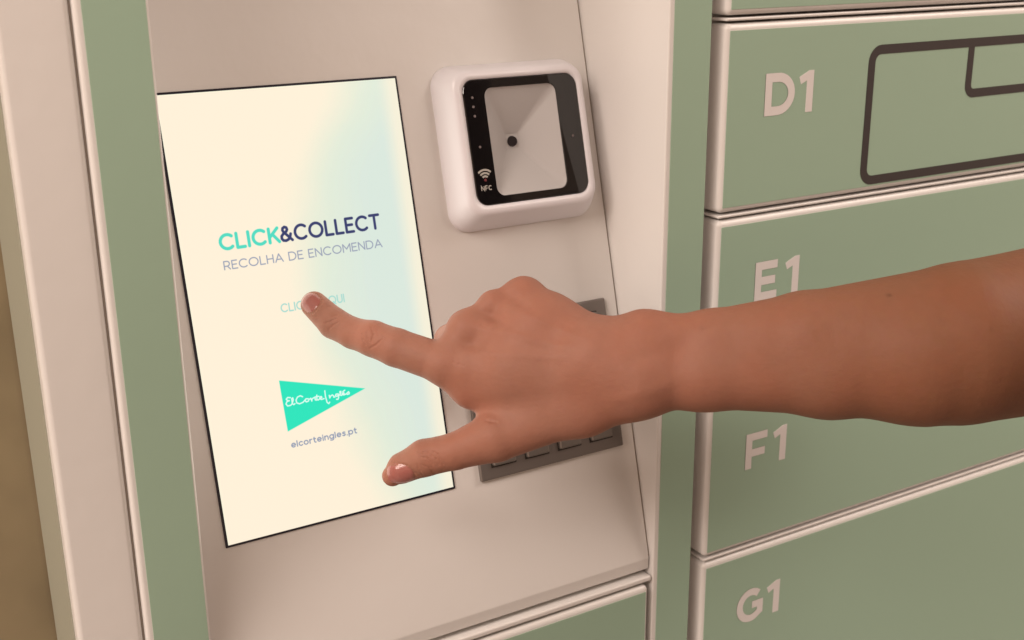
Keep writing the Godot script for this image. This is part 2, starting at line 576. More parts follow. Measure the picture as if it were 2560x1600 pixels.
func glyph(c: String) -> Array:
	# [advance, strokes] for capitals one unit tall
	match c:
		" ": return [0.22, []]
		"C": return [0.84, [arc(Vector2(0.48, 0.5), 0.48, 0.5, 48, 312, 16)]]
		"O": return [0.98, [arc(Vector2(0.49, 0.5), 0.49, 0.5, 0, 360, 20)]]
		"Q": return [0.98, [arc(Vector2(0.49, 0.5), 0.49, 0.5, 0, 360, 20), V([0.58, 0.26, 0.94, -0.08])]]
		"L": return [0.52, [V([0, 1, 0, 0, 0.52, 0])]]
		"I": return [0.02, [V([0, 1, 0, 0])]]
		"K": return [0.66, [V([0, 1, 0, 0]), V([0.62, 1, 0, 0.36]), V([0.24, 0.58, 0.67, 0])]]
		"E": return [0.54, [V([0.53, 1, 0, 1, 0, 0, 0.55, 0]), V([0, 0.52, 0.47, 0.52])]]
		"T": return [0.70, [V([0, 1, 0.70, 1]), V([0.35, 1, 0.35, 0])]]
		"H": return [0.68, [V([0, 1, 0, 0]), V([0.68, 1, 0.68, 0]), V([0, 0.52, 0.68, 0.52])]]
		"A": return [0.84, [V([0, 0, 0.42, 1, 0.84, 0]), V([0.15, 0.32, 0.69, 0.32])]]
		"D": return [0.78, [joined([V([0.32, 0, 0, 0, 0, 1, 0.32, 1]), arc(Vector2(0.32, 0.5), 0.46, 0.5, 90, -90, 12)])]]
		"N": return [0.70, [V([0, 0, 0, 1, 0.70, 0, 0.70, 1])]]
		"M": return [0.84, [V([0, 0, 0, 1, 0.42, 0.36, 0.84, 1, 0.84, 0])]]
		"R": return [0.62, [joined([V([0, 0, 0, 1, 0.32, 1]), arc(Vector2(0.32, 0.70), 0.27, 0.30, 90, -90, 8), V([0, 0.40])]), V([0.34, 0.40, 0.62, 0])]]
		"U": return [0.66, [joined([V([0, 1]), arc(Vector2(0.33, 0.34), 0.33, 0.34, 180, 360, 10), V([0.66, 1])])]]
		"&": return [0.78, [V([0.80, 0.0, 0.20, 0.66, 0.15, 0.78, 0.18, 0.92, 0.32, 1.0, 0.46, 0.94, 0.50, 0.80, 0.42, 0.66, 0.16, 0.50, 0.03, 0.36, 0.02, 0.18, 0.12, 0.04, 0.32, 0.0, 0.52, 0.08, 0.66, 0.26, 0.72, 0.46])]]
		"e": return [0.62, [joined([V([0.02, 0.35, 0.60, 0.35]), arc(Vector2(0.31, 0.35), 0.30, 0.34, 0, 315, 14)])]]
		"l": return [0.02, [V([0, 1, 0, 0])]]
		"c": return [0.52, [arc(Vector2(0.31, 0.35), 0.31, 0.34, 48, 312, 12)]]
		"o": return [0.64, [arc(Vector2(0.32, 0.35), 0.32, 0.34, 0, 360, 14)]]
		"r": return [0.32, [V([0, 0, 0, 0.68]), V([0, 0.40, 0.08, 0.58, 0.20, 0.67, 0.32, 0.68])]]
		"t": return [0.36, [V([0.14, 0.92, 0.14, 0.16, 0.22, 0.02, 0.36, 0.0]), V([0, 0.66, 0.35, 0.66])]]
		"i": return [0.02, [V([0, 0.68, 0, 0]), V([0, 0.94, 0, 0.97])]]
		"n": return [0.52, [V([0, 0, 0, 0.68]), V([0, 0.40, 0.08, 0.58, 0.26, 0.69, 0.44, 0.62, 0.52, 0.44, 0.52, 0])]]
		"g": return [0.64, [arc(Vector2(0.31, 0.35), 0.31, 0.34, 0, 360, 14), V([0.63, 0.68, 0.63, -0.06, 0.52, -0.26, 0.32, -0.31, 0.08, -0.24])]]
		"s": return [0.44, [V([0.42, 0.60, 0.24, 0.69, 0.06, 0.60, 0.06, 0.46, 0.22, 0.37, 0.40, 0.28, 0.42, 0.12, 0.24, 0.0, 0.02, 0.08])]]
		".": return [0.04, [V([0.02, 0, 0.02, 0.03])]]
		"p": return [0.64, [V([0, -0.30, 0, 0.68]), arc(Vector2(0.33, 0.35), 0.32, 0.34, 0, 360, 14)]]
	return [0.3, []]

func script_mark() -> void:
	# the handwritten name across the triangle, as joined pen strokes (unit: millimetres along a slightly falling line)
	var pen := [
		V([3.0, 4.9, 1.6, 5.2, 0.7, 4.3, 1.3, 3.4, 2.2, 3.2, 0.9, 2.9, 0.2, 1.6, 0.9, 0.3, 2.5, 0.4, 3.4, 1.2]),
		V([3.4, 1.2, 4.3, 3.4, 4.2, 4.6, 3.6, 4.2, 3.5, 1.2, 4.2, 0.5, 4.9, 1.0]),
		V([9.4, 4.5, 8.3, 5.3, 6.7, 4.7, 5.7, 3.0, 5.9, 1.2, 7.3, 0.4, 9.2, 1.0, 10.6, 2.4]),
		V([12.2, 2.7, 11.0, 2.9, 10.3, 1.9, 11.0, 0.9, 12.1, 1.2, 12.6, 2.3, 13.6, 2.6]),
		V([13.6, 2.8, 13.9, 0.9, 14.1, 2.1, 15.2, 2.9, 15.9, 2.6, 15.8, 1.4, 16.3, 1.0]),
		V([17.0, 4.3, 16.7, 1.2, 17.4, 0.9, 18.2, 1.5]), V([15.9, 3.2, 18.0, 3.3]),
		V([18.2, 1.5, 19.5, 2.2, 19.3, 2.9, 18.5, 2.8, 18.3, 1.6, 19.1, 0.9, 20.6, 1.2]),
		V([21.6, 6.6, 21.5, 2.6, 21.9, -1.8, 22.7, -2.9, 23.3, -2.0]),
		V([23.6, 2.9, 23.7, 1.0, 24.3, 2.3, 25.3, 2.9, 25.9, 2.1, 25.9, 1.1, 26.6, 1.2]),
		V([28.5, 3.0, 27.4, 3.1, 26.9, 2.1, 27.6, 1.3, 28.5, 2.0, 28.6, 3.0, 28.5, 0.2, 28.0, -1.0, 27.2, -0.8]),
		V([28.6, 1.4, 30.0, 3.4, 30.2, 4.7, 29.6, 4.6, 29.6, 1.8, 30.3, 1.5]),
		V([30.4, 1.9, 31.8, 2.6, 31.6, 3.4, 30.8, 3.2, 30.7, 2.1, 31.5, 1.6, 32.9, 2.1]), V([31.2, 4.3, 32.4, 5.2]),
		V([32.9, 2.1, 34.3, 3.6, 34.6, 2.7, 34.5, 1.8, 33.4, 1.6]),
	]
	var lines := []
	for l in pen:
		var p := PackedVector2Array()
		for q in l:
			p.append(Vector2(-0.2350 + q.x * 0.00111, -0.1781 + q.y * (0.00098 - 0.000008 * q.x) - q.x * 0.00004))
		lines.append(p)
	strokes(lines, 0.00075, Color(0.90, 1.0, 0.95))

# --------------------------------------------------------------------------------- code reader

func rrect(hx: float, hy: float, r: float, n := 6) -> PackedVector2Array:
	var p := PackedVector2Array()
	p.append_array(arc(Vector2(hx - r, hy - r), r, r, 0, 90, n))
	p.append_array(arc(Vector2(-hx + r, hy - r), r, r, 90, 180, n))
	p.append_array(arc(Vector2(-hx + r, -hy + r), r, r, 180, 270, n))
	p.append_array(arc(Vector2(hx - r, -hy + r), r, r, 270, 360, n))
	return p

func loft(rings: Array, cap_last := false, smooth := true) -> ArrayMesh:
	# rings: arrays of Vector3 of equal length, counter-clockwise seen from +z
	var st := SurfaceTool.new()
	st.begin(Mesh.PRIMITIVE_TRIANGLES)
	st.set_smooth_group(0 if smooth else -1)
	for k in rings.size() - 1:
		var a: Array = rings[k]
		var b: Array = rings[k + 1]
		for i in a.size():
			var j := (i + 1) % a.size()
			for q in [a[i], b[j], a[j], a[i], b[i], b[j]]: st.add_vertex(q)
	if cap_last:
		var c := Vector3.ZERO
		var e: Array = rings[-1]
		for q in e: c += q / e.size()
		for i in e.size():
			for q in [e[i], c, e[(i + 1) % e.size()]]: st.add_vertex(q)
	st.generate_normals()
	return st.commit()

func ring3(p: PackedVector2Array, z: float, off := Vector2.ZERO) -> Array:
	var a := []
	for q in p: a.append(Vector3(q.x + off.x, q.y + off.y, z))
	return a

func code_reader(o: Node3D) -> void:
	var body_m := paint(Color(0.85, 0.84, 0.89), 0.28, 0.5)
	var glass_m := paint(Color(0.008, 0.007, 0.008), 0.04, 0.6)
	var cone_m := paint(Color(0.53, 0.52, 0.52), 0.5, 0.4)
	var print_m := paint(Color(0.45, 0.44, 0.40), 0.5)
	var cx := -0.0660
	var cs := -0.0466
	var root := put("code_reader", reader_shell(), body_m, o, on_panel(cx, cs), panel_basis())
	root.set_meta("label", "white code and card reader with a black window")
	# black window with an opening
	var wo := rrect(0.0397, 0.0369, 0.0075)
	var wi := rrect(0.0252, 0.0322, 0.0055)
	var off := Vector2(-0.0004, 0.0014)
	var st_rings := [ring3(wo, 0.0165, Vector2(0, 0.0017)), ring3(rrect(0.0397, 0.0369, 0.0075), 0.0180, Vector2(0, 0.0017)), ring3(rrect(0.0394, 0.0366, 0.0073), 0.0183, Vector2(0, 0.0017)), ring3(wi, 0.0183, off), ring3(wi, 0.0168, off)]
	put("window", loft(st_rings, false, false), glass_m, root)
	# the funnel behind the opening and the lens at its bottom
	var deep := 0.0020
	var lens_c := off + Vector2(-0.0012, 0.0003)
	var fun := [ring3(rrect(0.0251, 0.0321, 0.0054), 0.0172, off), ring3(rrect(0.0236, 0.0306, 0.0046), 0.0160, off), ring3(rrect(0.0052, 0.0055, 0.0012), deep + 0.0006, lens_c), ring3(rrect(0.0044, 0.0046, 0.0010), deep, lens_c)]
	put("scan_funnel", loft(fun, true, false), cone_m, root)
	var lens_m := paint(Color(0.02, 0.016, 0.02), 0.1, 0.6)
	var cyl := CylinderMesh.new()
	cyl.top_radius = 0.0030
	cyl.bottom_radius = 0.0034
	cyl.height = 0.0012
	cyl.radial_segments = 24
	put("camera_lens", cyl, lens_m, root, Vector3(lens_c.x, lens_c.y, deep + 0.0007), Basis(Vector3(1, 0, 0), PI / 2))
	# small indicator dots
	var dot_m := paint(Color(0.16, 0.13, 0.13), 0.4)
	for d in [Vector2(-0.1000, -0.0182), Vector2(-0.1001, -0.0236), Vector2(-0.1000, -0.0291), Vector2(-0.0993, -0.0473), Vector2(-0.0335, -0.0463)]:
		var c2 := CylinderMesh.new()
		c2.top_radius = 0.0008
		c2.bottom_radius = 0.0008
		c2.height = 0.0003
		c2.radial_segments = 12
		put("indicator", c2, dot_m, root, Vector3(d.x - cx, d.y - cs, 0.0184), Basis(Vector3(1, 0, 0), PI / 2))
	# contactless sign and lettering
	var w0 := Vector2(-0.0987 - cx, -0.0672 - cs)
	var arcs := []
	for r in [0.0063, 0.0044, 0.0025]: arcs.append(arc(w0, r, r, 132, 48, 10))
	put("contactless_mark", poly_ribbon(arcs, 0.00115, 0.0002), print_m, root, Vector3(0, 0, 0.0183))
	var red := paint(Color(0.13, 0.01, 0.015), 0.4)
	var c3 := CylinderMesh.new()
	c3.top_radius = 0.0009
	c3.bottom_radius = 0.0009
	c3.height = 0.0003
	put("indicator", c3, red, root, Vector3(w0.x, w0.y + 0.0003, 0.0184), Basis(Vector3(1, 0, 0), PI / 2))
	var txt := []
	var at := Vector2(-0.1021 - cx, -0.0730 - cs)
	var hgt := 0.0026
	for l in [[0, 0, 0, 1, 0.7, 0, 0.7, 1]]:
		txt.append(V(l))
	txt.append(V([1.05, 0, 1.05, 1, 1.6, 1]))
	txt.append(V([1.17, 0.5, 1.55, 0.5]))
	txt.append(arc(Vector2(2.32, 0.5), 0.42, 0.45, 48, 312, 10))
	var sc := []
	for l in txt:
		var p := PackedVector2Array()
		for q in l: p.append(at + q * hgt)
		sc.append(p)
	put("lettering", poly_ribbon(sc, 0.0006, 0.0002), print_m, root, Vector3(0, 0, 0.0183))

func reader_shell() -> ArrayMesh:
	var rings := []
	# [half width, half height, corner, height, shift up]
	for q in [[0.0512, 0.0498, 0.0130, 0.0000, 0.0], [0.0512, 0.0498, 0.0130, 0.0018, 0.0], [0.0506, 0.0490, 0.0127, 0.0042, 0.0002], [0.0482, 0.0460, 0.0117, 0.0105, 0.0010], [0.0460, 0.0433, 0.0108, 0.0158, 0.0015], [0.0452, 0.0424, 0.0104, 0.0170, 0.0016], [0.0441, 0.0412, 0.0098, 0.0178, 0.0017], [0.0427, 0.0399, 0.0090, 0.01808, 0.0017], [0.0401, 0.0373, 0.0078, 0.0181, 0.0017], [0.0400, 0.0372, 0.0077, 0.0160, 0.0017]]:
		rings.append(ring3(rrect(q[0], q[1], q[2], 8), q[3], Vector2(0, q[4])))
	return loft(rings, false)

func keypad(o: Node3D) -> void:
	var m := paint(Color(0.235, 0.21, 0.195), 0.42, 0.5)
	m.metallic = 0.6
	var km := paint(Color(0.25, 0.225, 0.205), 0.38, 0.5)
	km.metallic = 0.6
	var c := on_panel(-0.0680, -0.1992, 0.0012)
	var root := put("keypad", box(Vector3(0.1062, 0.0975, 0.0028), 0.0010, 2), m, o, c, panel_basis())
	root.set_meta("label", "brushed dark metal keypad half hidden behind the wrist")
	var keys := box(Vector3(0.0162, 0.0150, 0.0034), 0.0012, 2)
	var slit_shade := paint(Color(0.03, 0.025, 0.02), 0.6)  # shadow in the slits round the keys, painted as dark plates
	var shade_plate := box(Vector3(0.0178, 0.0166, 0.0004), 0.0001, 1)
	for r in 4:
		for q in 4:
			var at := Vector3(-0.0363 + 0.0242 * q, 0.0333 - 0.0222 * r, 0.0014)
			var k := put("key", keys, km, root, at + Vector3(0, 0.0003, 0.0008))
			put("key_shade", shade_plate, slit_shade, k, -Vector3(0, 0.0003, 0.0008))

# =====================================================================================  the person

var J := {   # joint: x, y, z, radius
	"it": [-0.2118, 1.2550, -0.0460, 0.0075],
	"id": [-0.2066, 1.2472, -0.0315, 0.0086],
	"ib": [-0.2005, 1.2437, -0.0193, 0.0085],
	"ip": [-0.1937, 1.2425, -0.0082, 0.0098],
	"ia": [-0.1854, 1.2392, 0.0034, 0.0104],
	"im": [-0.1667, 1.2321, 0.0226, 0.0108],
	"ic": [-0.1065, 1.2318, 0.0717, 0.0129],
	"mm": [-0.1516, 1.2486, 0.0217, 0.0091],
	"mc": [-0.1038, 1.2404, 0.0725, 0.0139],
	"mp": [-0.1440, 1.2313, -0.0137, 0.0086],
	"mi": [-0.1301, 1.2076, -0.0064, 0.0080],
	"mt": [-0.1222, 1.2128, 0.0109, 0.0070],
	"rm": [-0.1366, 1.2606, 0.0237, 0.0059],
	"rc": [-0.0982, 1.2381, 0.0742, 0.0117],
	"rp": [-0.1239, 1.2318, -0.0118, 0.0086],
	"ri": [-0.1103, 1.2083, -0.0036, 0.0076],
	"rt": [-0.1065, 1.2145, 0.0147, 0.0068],
	"lm": [-0.1195, 1.2613, 0.0274, 0.0115],
	"lc": [-0.0937, 1.2392, 0.0703, 0.0106],
	"lp": [-0.1058, 1.2393, -0.0038, 0.0078],
	"li": [-0.0935, 1.2212, 0.0004, 0.0068],
	"lt": [-0.0902, 1.2250, 0.0155, 0.0060],
	"tc": [-0.1089, 1.2115, 0.0729, 0.0121],
	"tm": [-0.1523, 1.1969, 0.0515, 0.0133],
	"ta": [-0.1713, 1.1895, 0.0418, 0.0098],
	"ti": [-0.1847, 1.1850, 0.0319, 0.0099],
	"tn": [-0.1950, 1.1791, 0.0256, 0.0081],
	"tt": [-0.1994, 1.1744, 0.0223, 0.0057],
	"w1": [-0.1546, 1.2193, 0.0321, 0.0121],
	"w2": [-0.1195, 1.2190, 0.0639, 0.0129],
	"pa": [-0.1355, 1.2322, 0.0459, 0.0140],
	"pb": [-0.1144, 1.2513, 0.0463, 0.0120],
	"pd": [-0.1236, 1.2487, 0.0431, 0.0131],
	"u0": [-0.0794, 1.2478, 0.0841, 0.0117],
	"u1": [-0.0505, 1.2463, 0.1042, 0.0174],
	"u2": [-0.0101, 1.2481, 0.1310, 0.0254],
	"u3": [0.0566, 1.2477, 0.1742, 0.0411],
	"r0": [-0.0863, 1.2288, 0.0871, 0.0174],
	"r1": [-0.0568, 1.2315, 0.1060, 0.0188],
	"r2": [-0.0025, 1.2344, 0.1418, 0.0245],
	"r3": [0.0342, 1.2404, 0.1661, 0.0316],
	"e0": [0.1126, 1.2482, 0.1850, 0.0410],
	"s0": [0.1921, 1.2574, 0.2188, 0.0460],
	"s1": [0.2500, 1.3450, 0.4250, 0.0480],
	"s2": [0.2350, 1.3600, 0.4600, 0.0520],
	# shoulders, neck, head, left arm
	"ch": [0.1700, 1.3300, 0.5550, 0.0700],
	"nk": [0.1700, 1.4200, 0.5550, 0.0520],
	"nt": [0.1560, 1.4900, 0.5440, 0.0500],
	"sk": [0.1600, 1.5700, 0.5470, 0.0860],
	"fc": [0.1080, 1.5300, 0.5080, 0.0560],
	"jw": [0.0960, 1.4850, 0.4990, 0.0330],
	"nb": [0.0600, 1.5500, 0.4720, 0.0080],
	"ns": [0.0440, 1.5220, 0.4600, 0.0110],
	"q0": [0.0800, 1.3500, 0.6750, 0.0520],
	"q1": [0.0500, 1.0800, 0.7300, 0.0420],
	"q2": [-0.0200, 0.8700, 0.6900, 0.0260],
	"q3": [-0.0500, 0.7900, 0.6650, 0.0270],
	"f1": [-0.0850, 0.7200, 0.6550, 0.0085],
	"f2": [-0.0720, 0.7050, 0.6500, 0.0090],
	"f3": [-0.0560, 0.7020, 0.6450, 0.0088],
	"f4": [-0.0420, 0.7150, 0.6420, 0.0080],
	"f5": [-0.0950, 0.7750, 0.6350, 0.0095],
}
var BONES := [["ic", "im", 0], ["mc", "mm", 9], ["rc", "rm", 9], ["lc", "lm", 9], ["im", "mm", 4], ["mm", "rm", 4], ["rm", "lm", 4], ["pa", "pd", 12], ["pd", "pb", 12], ["pb", "lc", 12], ["pa", "ic", 12], ["w2", "w1", 12], ["tc", "tm", 10], ["ic", "r0", 14], ["lc", "u0", 14], ["rc", "u0", 12], ["tc", "r0", 14], ["mc", "r0", 14], ["u0", "u1", 10], ["u1", "u2", 4], ["u2", "u3", 4], ["r0", "r1", 6], ["r1", "r2", 8], ["r2", "r3", 10], ["u3", "e0", 2], ["r3", "e0", 14], ["e0", "s0", 2], ["im", "ia", 2], ["ia", "ip", 1.5], ["ip", "ib", 1.5], ["ib", "id", 1.5], ["id", "it", 1.5], ["tm", "ta", 2], ["ta", "ti", 1.5], ["ti", "tn", 1.5], ["tn", "tt", 1.5], ["mm", "mp", 5], ["mp", "mi", 2], ["mi", "mt", 2], ["rm", "rp", 5], ["rp", "ri", 2], ["ri", "rt", 2], ["lm", "lp", 5], ["lp", "li", 2], ["li", "lt", 2],
	["s0", "s1", 2], ["s1", "s2", 2], ["s2", "ch", 20], ["ch", "nk", 20], ["nk", "nt", 2], ["nt", "sk", 20], ["sk", "fc", 20], ["fc", "jw", 14], ["fc", "nb", 6], ["nb", "ns", 3],
	["ch", "q0", 20], ["q0", "q1", 6], ["q1", "q2", 2], ["q2", "q3", 6], ["q3", "f1", 4], ["q3", "f2", 4], ["q3", "f3", 4], ["q3", "f4", 4], ["q3", "f5", 5]]
var CREASES := [   # from, to, depth and half width in millimetres
	[-0.2134, 1.2500, -0.0263, -0.2114, 1.2509, -0.0245, 0.30, 0.60],
	[-0.2114, 1.2509, -0.0245, -0.2087, 1.2523, -0.0233, 0.30, 0.60],
	[-0.2125, 1.2469, -0.0240, -0.2108, 1.2491, -0.0224, 0.32, 0.60],
	[-0.2108, 1.2491, -0.0224, -0.2083, 1.2510, -0.0208, 0.32, 0.60],
	[-0.2098, 1.2531, -0.0252, -0.2074, 1.2536, -0.0244, 0.20, 0.50],
	[-0.2018, 1.2475, -0.0046, -0.2019, 1.2451, -0.0028, 0.28, 0.55],
	[-0.2019, 1.2451, -0.0028, -0.2011, 1.2426, -0.0011, 0.28, 0.55],
	[-0.1997, 1.2485, -0.0026, -0.1999, 1.2460, -0.0008, 0.25, 0.55],
	[-0.1999, 1.2460, -0.0008, -0.1998, 1.2444, 0.0001, 0.25, 0.55],
	[-0.1965, 1.2508, -0.0030, -0.1967, 1.2495, -0.0012, 0.32, 0.60],
	[-0.1967, 1.2495, -0.0012, -0.1969, 1.2481, 0.0004, 0.32, 0.60],
	[-0.1969, 1.2481, 0.0004, -0.1980, 1.2462, 0.0010, 0.32, 0.60],
	[-0.1980, 1.2462, 0.0010, -0.1988, 1.2442, 0.0013, 0.32, 0.60],
	[-0.1946, 1.2498, -0.0001, -0.1954, 1.2476, 0.0023, 0.22, 0.50],
	[-0.1994, 1.2409, 0.0010, -0.1974, 1.2429, 0.0036, 0.38, 0.60],
	[-0.1974, 1.2429, 0.0036, -0.1960, 1.2446, 0.0046, 0.38, 0.60],
	[-0.1960, 1.2446, 0.0046, -0.1944, 1.2460, 0.0053, 0.38, 0.60],
	[-0.1935, 1.2472, 0.0048, -0.1929, 1.2465, 0.0067, 0.25, 0.50],
	[-0.1953, 1.1820, 0.0358, -0.1925, 1.1801, 0.0375, 0.45, 0.70],
	[-0.1925, 1.1801, 0.0375, -0.1904, 1.1783, 0.0377, 0.45, 0.70],
	[-0.1904, 1.1918, 0.0370, -0.1886, 1.1918, 0.0388, 0.25, 0.60],
	[-0.1886, 1.1918, 0.0388, -0.1866, 1.1918, 0.0406, 0.25, 0.60],
	[-0.1866, 1.1918, 0.0406, -0.1854, 1.1905, 0.0427, 0.25, 0.60],
	[-0.1854, 1.1905, 0.0427, -0.1840, 1.1890, 0.0444, 0.25, 0.60],
	[-0.1840, 1.1890, 0.0444, -0.1827, 1.1859, 0.0454, 0.25, 0.60],
	[-0.1855, 1.1932, 0.0402, -0.1843, 1.1924, 0.0424, 0.25, 0.60],
	[-0.1843, 1.1924, 0.0424, -0.1830, 1.1914, 0.0444, 0.25, 0.60],
	[-0.1830, 1.1914, 0.0444, -0.1822, 1.1890, 0.0458, 0.25, 0.60],
	[-0.1822, 1.1890, 0.0458, -0.1810, 1.1864, 0.0467, 0.25, 0.60],
	[-0.1905, 1.1898, 0.0389, -0.1889, 1.1895, 0.0403, 0.22, 0.50],
	[-0.1889, 1.1895, 0.0403, -0.1873, 1.1892, 0.0417, 0.22, 0.50],
	[-0.1873, 1.1892, 0.0417, -0.1865, 1.1875, 0.0428, 0.22, 0.50],
	[-0.1865, 1.1875, 0.0428, -0.1855, 1.1858, 0.0435, 0.22, 0.50],
	[-0.1905, 1.1858, 0.0404, -0.1887, 1.1848, 0.0415, 0.22, 0.50],
	[-0.1887, 1.1848, 0.0415, -0.1869, 1.1839, 0.0424, 0.22, 0.50],
	[-0.1869, 1.1839, 0.0424, -0.1854, 1.1815, 0.0422, 0.22, 0.50],
	[-0.1854, 1.1815, 0.0422, -0.1837, 1.1795, 0.0414, 0.22, 0.50],
	[-0.1924, 1.1856, 0.0387, -0.1919, 1.1837, 0.0392, 0.20, 0.50],
	[-0.1919, 1.1837, 0.0392, -0.1910, 1.1819, 0.0394, 0.20, 0.50],
	[-0.1910, 1.1819, 0.0394, -0.1900, 1.1797, 0.0390, 0.20, 0.50],
	[-0.1900, 1.1797, 0.0390, -0.1886, 1.1777, 0.0381, 0.20, 0.50],
	[-0.1886, 1.1777, 0.0381, -0.1871, 1.1762, 0.0368, 0.20, 0.50],
	[-0.1587, 1.2087, 0.0543, -0.1572, 1.2087, 0.0565, 0.40, 0.90],
	[-0.1572, 1.2087, 0.0565, -0.1555, 1.2084, 0.0587, 0.40, 0.90],
	[-0.1628, 1.2415, 0.0339, -0.1613, 1.2413, 0.0353, -0.14, 2.40],
	[-0.1613, 1.2413, 0.0353, -0.1599, 1.2411, 0.0369, -0.14, 2.40],
	[-0.1599, 1.2411, 0.0369, -0.1584, 1.2410, 0.0384, -0.14, 2.40],
	[-0.1584, 1.2410, 0.0384, -0.1570, 1.2412, 0.0402, -0.14, 2.40],
	[-0.1570, 1.2412, 0.0402, -0.1557, 1.2414, 0.0420, -0.14, 2.40],
	[-0.1557, 1.2414, 0.0420, -0.1545, 1.2418, 0.0438, -0.14, 2.40],
	[-0.1545, 1.2418, 0.0438, -0.1535, 1.2421, 0.0456, -0.14, 2.40],
	[-0.1535, 1.2421, 0.0456, -0.1525, 1.2425, 0.0474, -0.14, 2.40],
	[-0.1525, 1.2425, 0.0474, -0.1515, 1.2428, 0.0492, -0.14, 2.40],
	[-0.1515, 1.2428, 0.0492, -0.1504, 1.2430, 0.0509, -0.14, 2.40],
	[-0.1504, 1.2430, 0.0509, -0.1492, 1.2432, 0.0527, -0.14, 2.40],
	[-0.1492, 1.2432, 0.0527, -0.1479, 1.2435, 0.0543, -0.14, 2.40],
	[-0.1479, 1.2435, 0.0543, -0.1464, 1.2436, 0.0558, -0.14, 2.40],
	[-0.1464, 1.2436, 0.0558, -0.1449, 1.2436, 0.0573, -0.14, 2.40],
	[-0.1449, 1.2436, 0.0573, -0.1433, 1.2436, 0.0587, -0.14, 2.40],
	[-0.1433, 1.2436, 0.0587, -0.1416, 1.2436, 0.0601, -0.14, 2.40],
	[-0.1416, 1.2436, 0.0601, -0.1400, 1.2435, 0.0614, -0.14, 2.40],
	[-0.1400, 1.2435, 0.0614, -0.1383, 1.2434, 0.0627, -0.14, 2.40],
	[-0.1383, 1.2434, 0.0627, -0.1366, 1.2434, 0.0640, -0.14, 2.40],
	[-0.1366, 1.2434, 0.0640, -0.1350, 1.2433, 0.0652, -0.14, 2.40],
	[-0.1350, 1.2433, 0.0652, -0.1333, 1.2432, 0.0665, -0.14, 2.40],
	[-0.1333, 1.2432, 0.0665, -0.1316, 1.2432, 0.0678, -0.14, 2.40],
	[-0.1316, 1.2432, 0.0678, -0.1300, 1.2432, 0.0693, -0.14, 2.40],
	[-0.1300, 1.2432, 0.0693, -0.1285, 1.2433, 0.0709, -0.14, 2.40],
	[-0.1285, 1.2433, 0.0709, -0.1271, 1.2435, 0.0726, -0.14, 2.40],
	[-0.1271, 1.2435, 0.0726, -0.1259, 1.2438, 0.0743, -0.14, 2.40],
	[-0.1259, 1.2438, 0.0743, -0.1247, 1.2440, 0.0760, -0.14, 2.40],
	[-0.1524, 1.2533, 0.0331, -0.1510, 1.2529, 0.0344, -0.20, 2.20],
	[-0.1510, 1.2529, 0.0344, -0.1497, 1.2526, 0.0360, -0.20, 2.20],
	[-0.1497, 1.2526, 0.0360, -0.1485, 1.2524, 0.0377, -0.20, 2.20],
	[-0.1485, 1.2524, 0.0377, -0.1475, 1.2523, 0.0395, -0.20, 2.20],
	[-0.1475, 1.2523, 0.0395, -0.1465, 1.2523, 0.0413, -0.20, 2.20],
	[-0.1465, 1.2523, 0.0413, -0.1457, 1.2524, 0.0432, -0.20, 2.20],
	[-0.1457, 1.2524, 0.0432, -0.1449, 1.2525, 0.0449, -0.20, 2.20],
	[-0.1449, 1.2525, 0.0449, -0.1440, 1.2526, 0.0467, -0.20, 2.20],
	[-0.1440, 1.2526, 0.0467, -0.1431, 1.2526, 0.0485, -0.20, 2.20],
	[-0.1431, 1.2526, 0.0485, -0.1422, 1.2526, 0.0503, -0.20, 2.20],
	[-0.1422, 1.2526, 0.0503, -0.1411, 1.2525, 0.0520, -0.20, 2.20],
	[-0.1411, 1.2525, 0.0520, -0.1400, 1.2524, 0.0536, -0.20, 2.20],
	[-0.1400, 1.2524, 0.0536, -0.1387, 1.2521, 0.0553, -0.20, 2.20],
	[-0.1387, 1.2521, 0.0553, -0.1373, 1.2517, 0.0570, -0.20, 2.20],
	[-0.1373, 1.2517, 0.0570, -0.1358, 1.2513, 0.0586, -0.20, 2.20],
	[-0.1358, 1.2513, 0.0586, -0.1343, 1.2508, 0.0601, -0.20, 2.20],
	[-0.1343, 1.2508, 0.0601, -0.1327, 1.2503, 0.0616, -0.20, 2.20],
	[-0.1327, 1.2503, 0.0616, -0.1312, 1.2498, 0.0631, -0.20, 2.20],
	[-0.1312, 1.2498, 0.0631, -0.1296, 1.2492, 0.0645, -0.20, 2.20],
	[-0.1296, 1.2492, 0.0645, -0.1281, 1.2488, 0.0661, -0.20, 2.20],
	[-0.1281, 1.2488, 0.0661, -0.1267, 1.2485, 0.0679, -0.20, 2.20],
	[-0.1267, 1.2485, 0.0679, -0.1254, 1.2484, 0.0698, -0.20, 2.20],
	[-0.1254, 1.2484, 0.0698, -0.1242, 1.2484, 0.0718, -0.20, 2.20],
	[-0.1242, 1.2484, 0.0718, -0.1231, 1.2484, 0.0738, -0.20, 2.20],
	[-0.1231, 1.2484, 0.0738, -0.1221, 1.2484, 0.0757, -0.20, 2.20],
	[-0.1221, 1.2484, 0.0757, -0.1210, 1.2484, 0.0777, -0.20, 2.20],
	[-0.1376, 1.2621, 0.0340, -0.1370, 1.2622, 0.0360, -0.18, 2.20],
	[-0.1370, 1.2622, 0.0360, -0.1365, 1.2623, 0.0381, -0.18, 2.20],
	[-0.1365, 1.2623, 0.0381, -0.1360, 1.2624, 0.0401, -0.18, 2.20],
	[-0.1360, 1.2624, 0.0401, -0.1355, 1.2626, 0.0422, -0.18, 2.20],
	[-0.1355, 1.2626, 0.0422, -0.1349, 1.2626, 0.0444, -0.18, 2.20],
	[-0.1349, 1.2626, 0.0444, -0.1342, 1.2625, 0.0465, -0.18, 2.20],
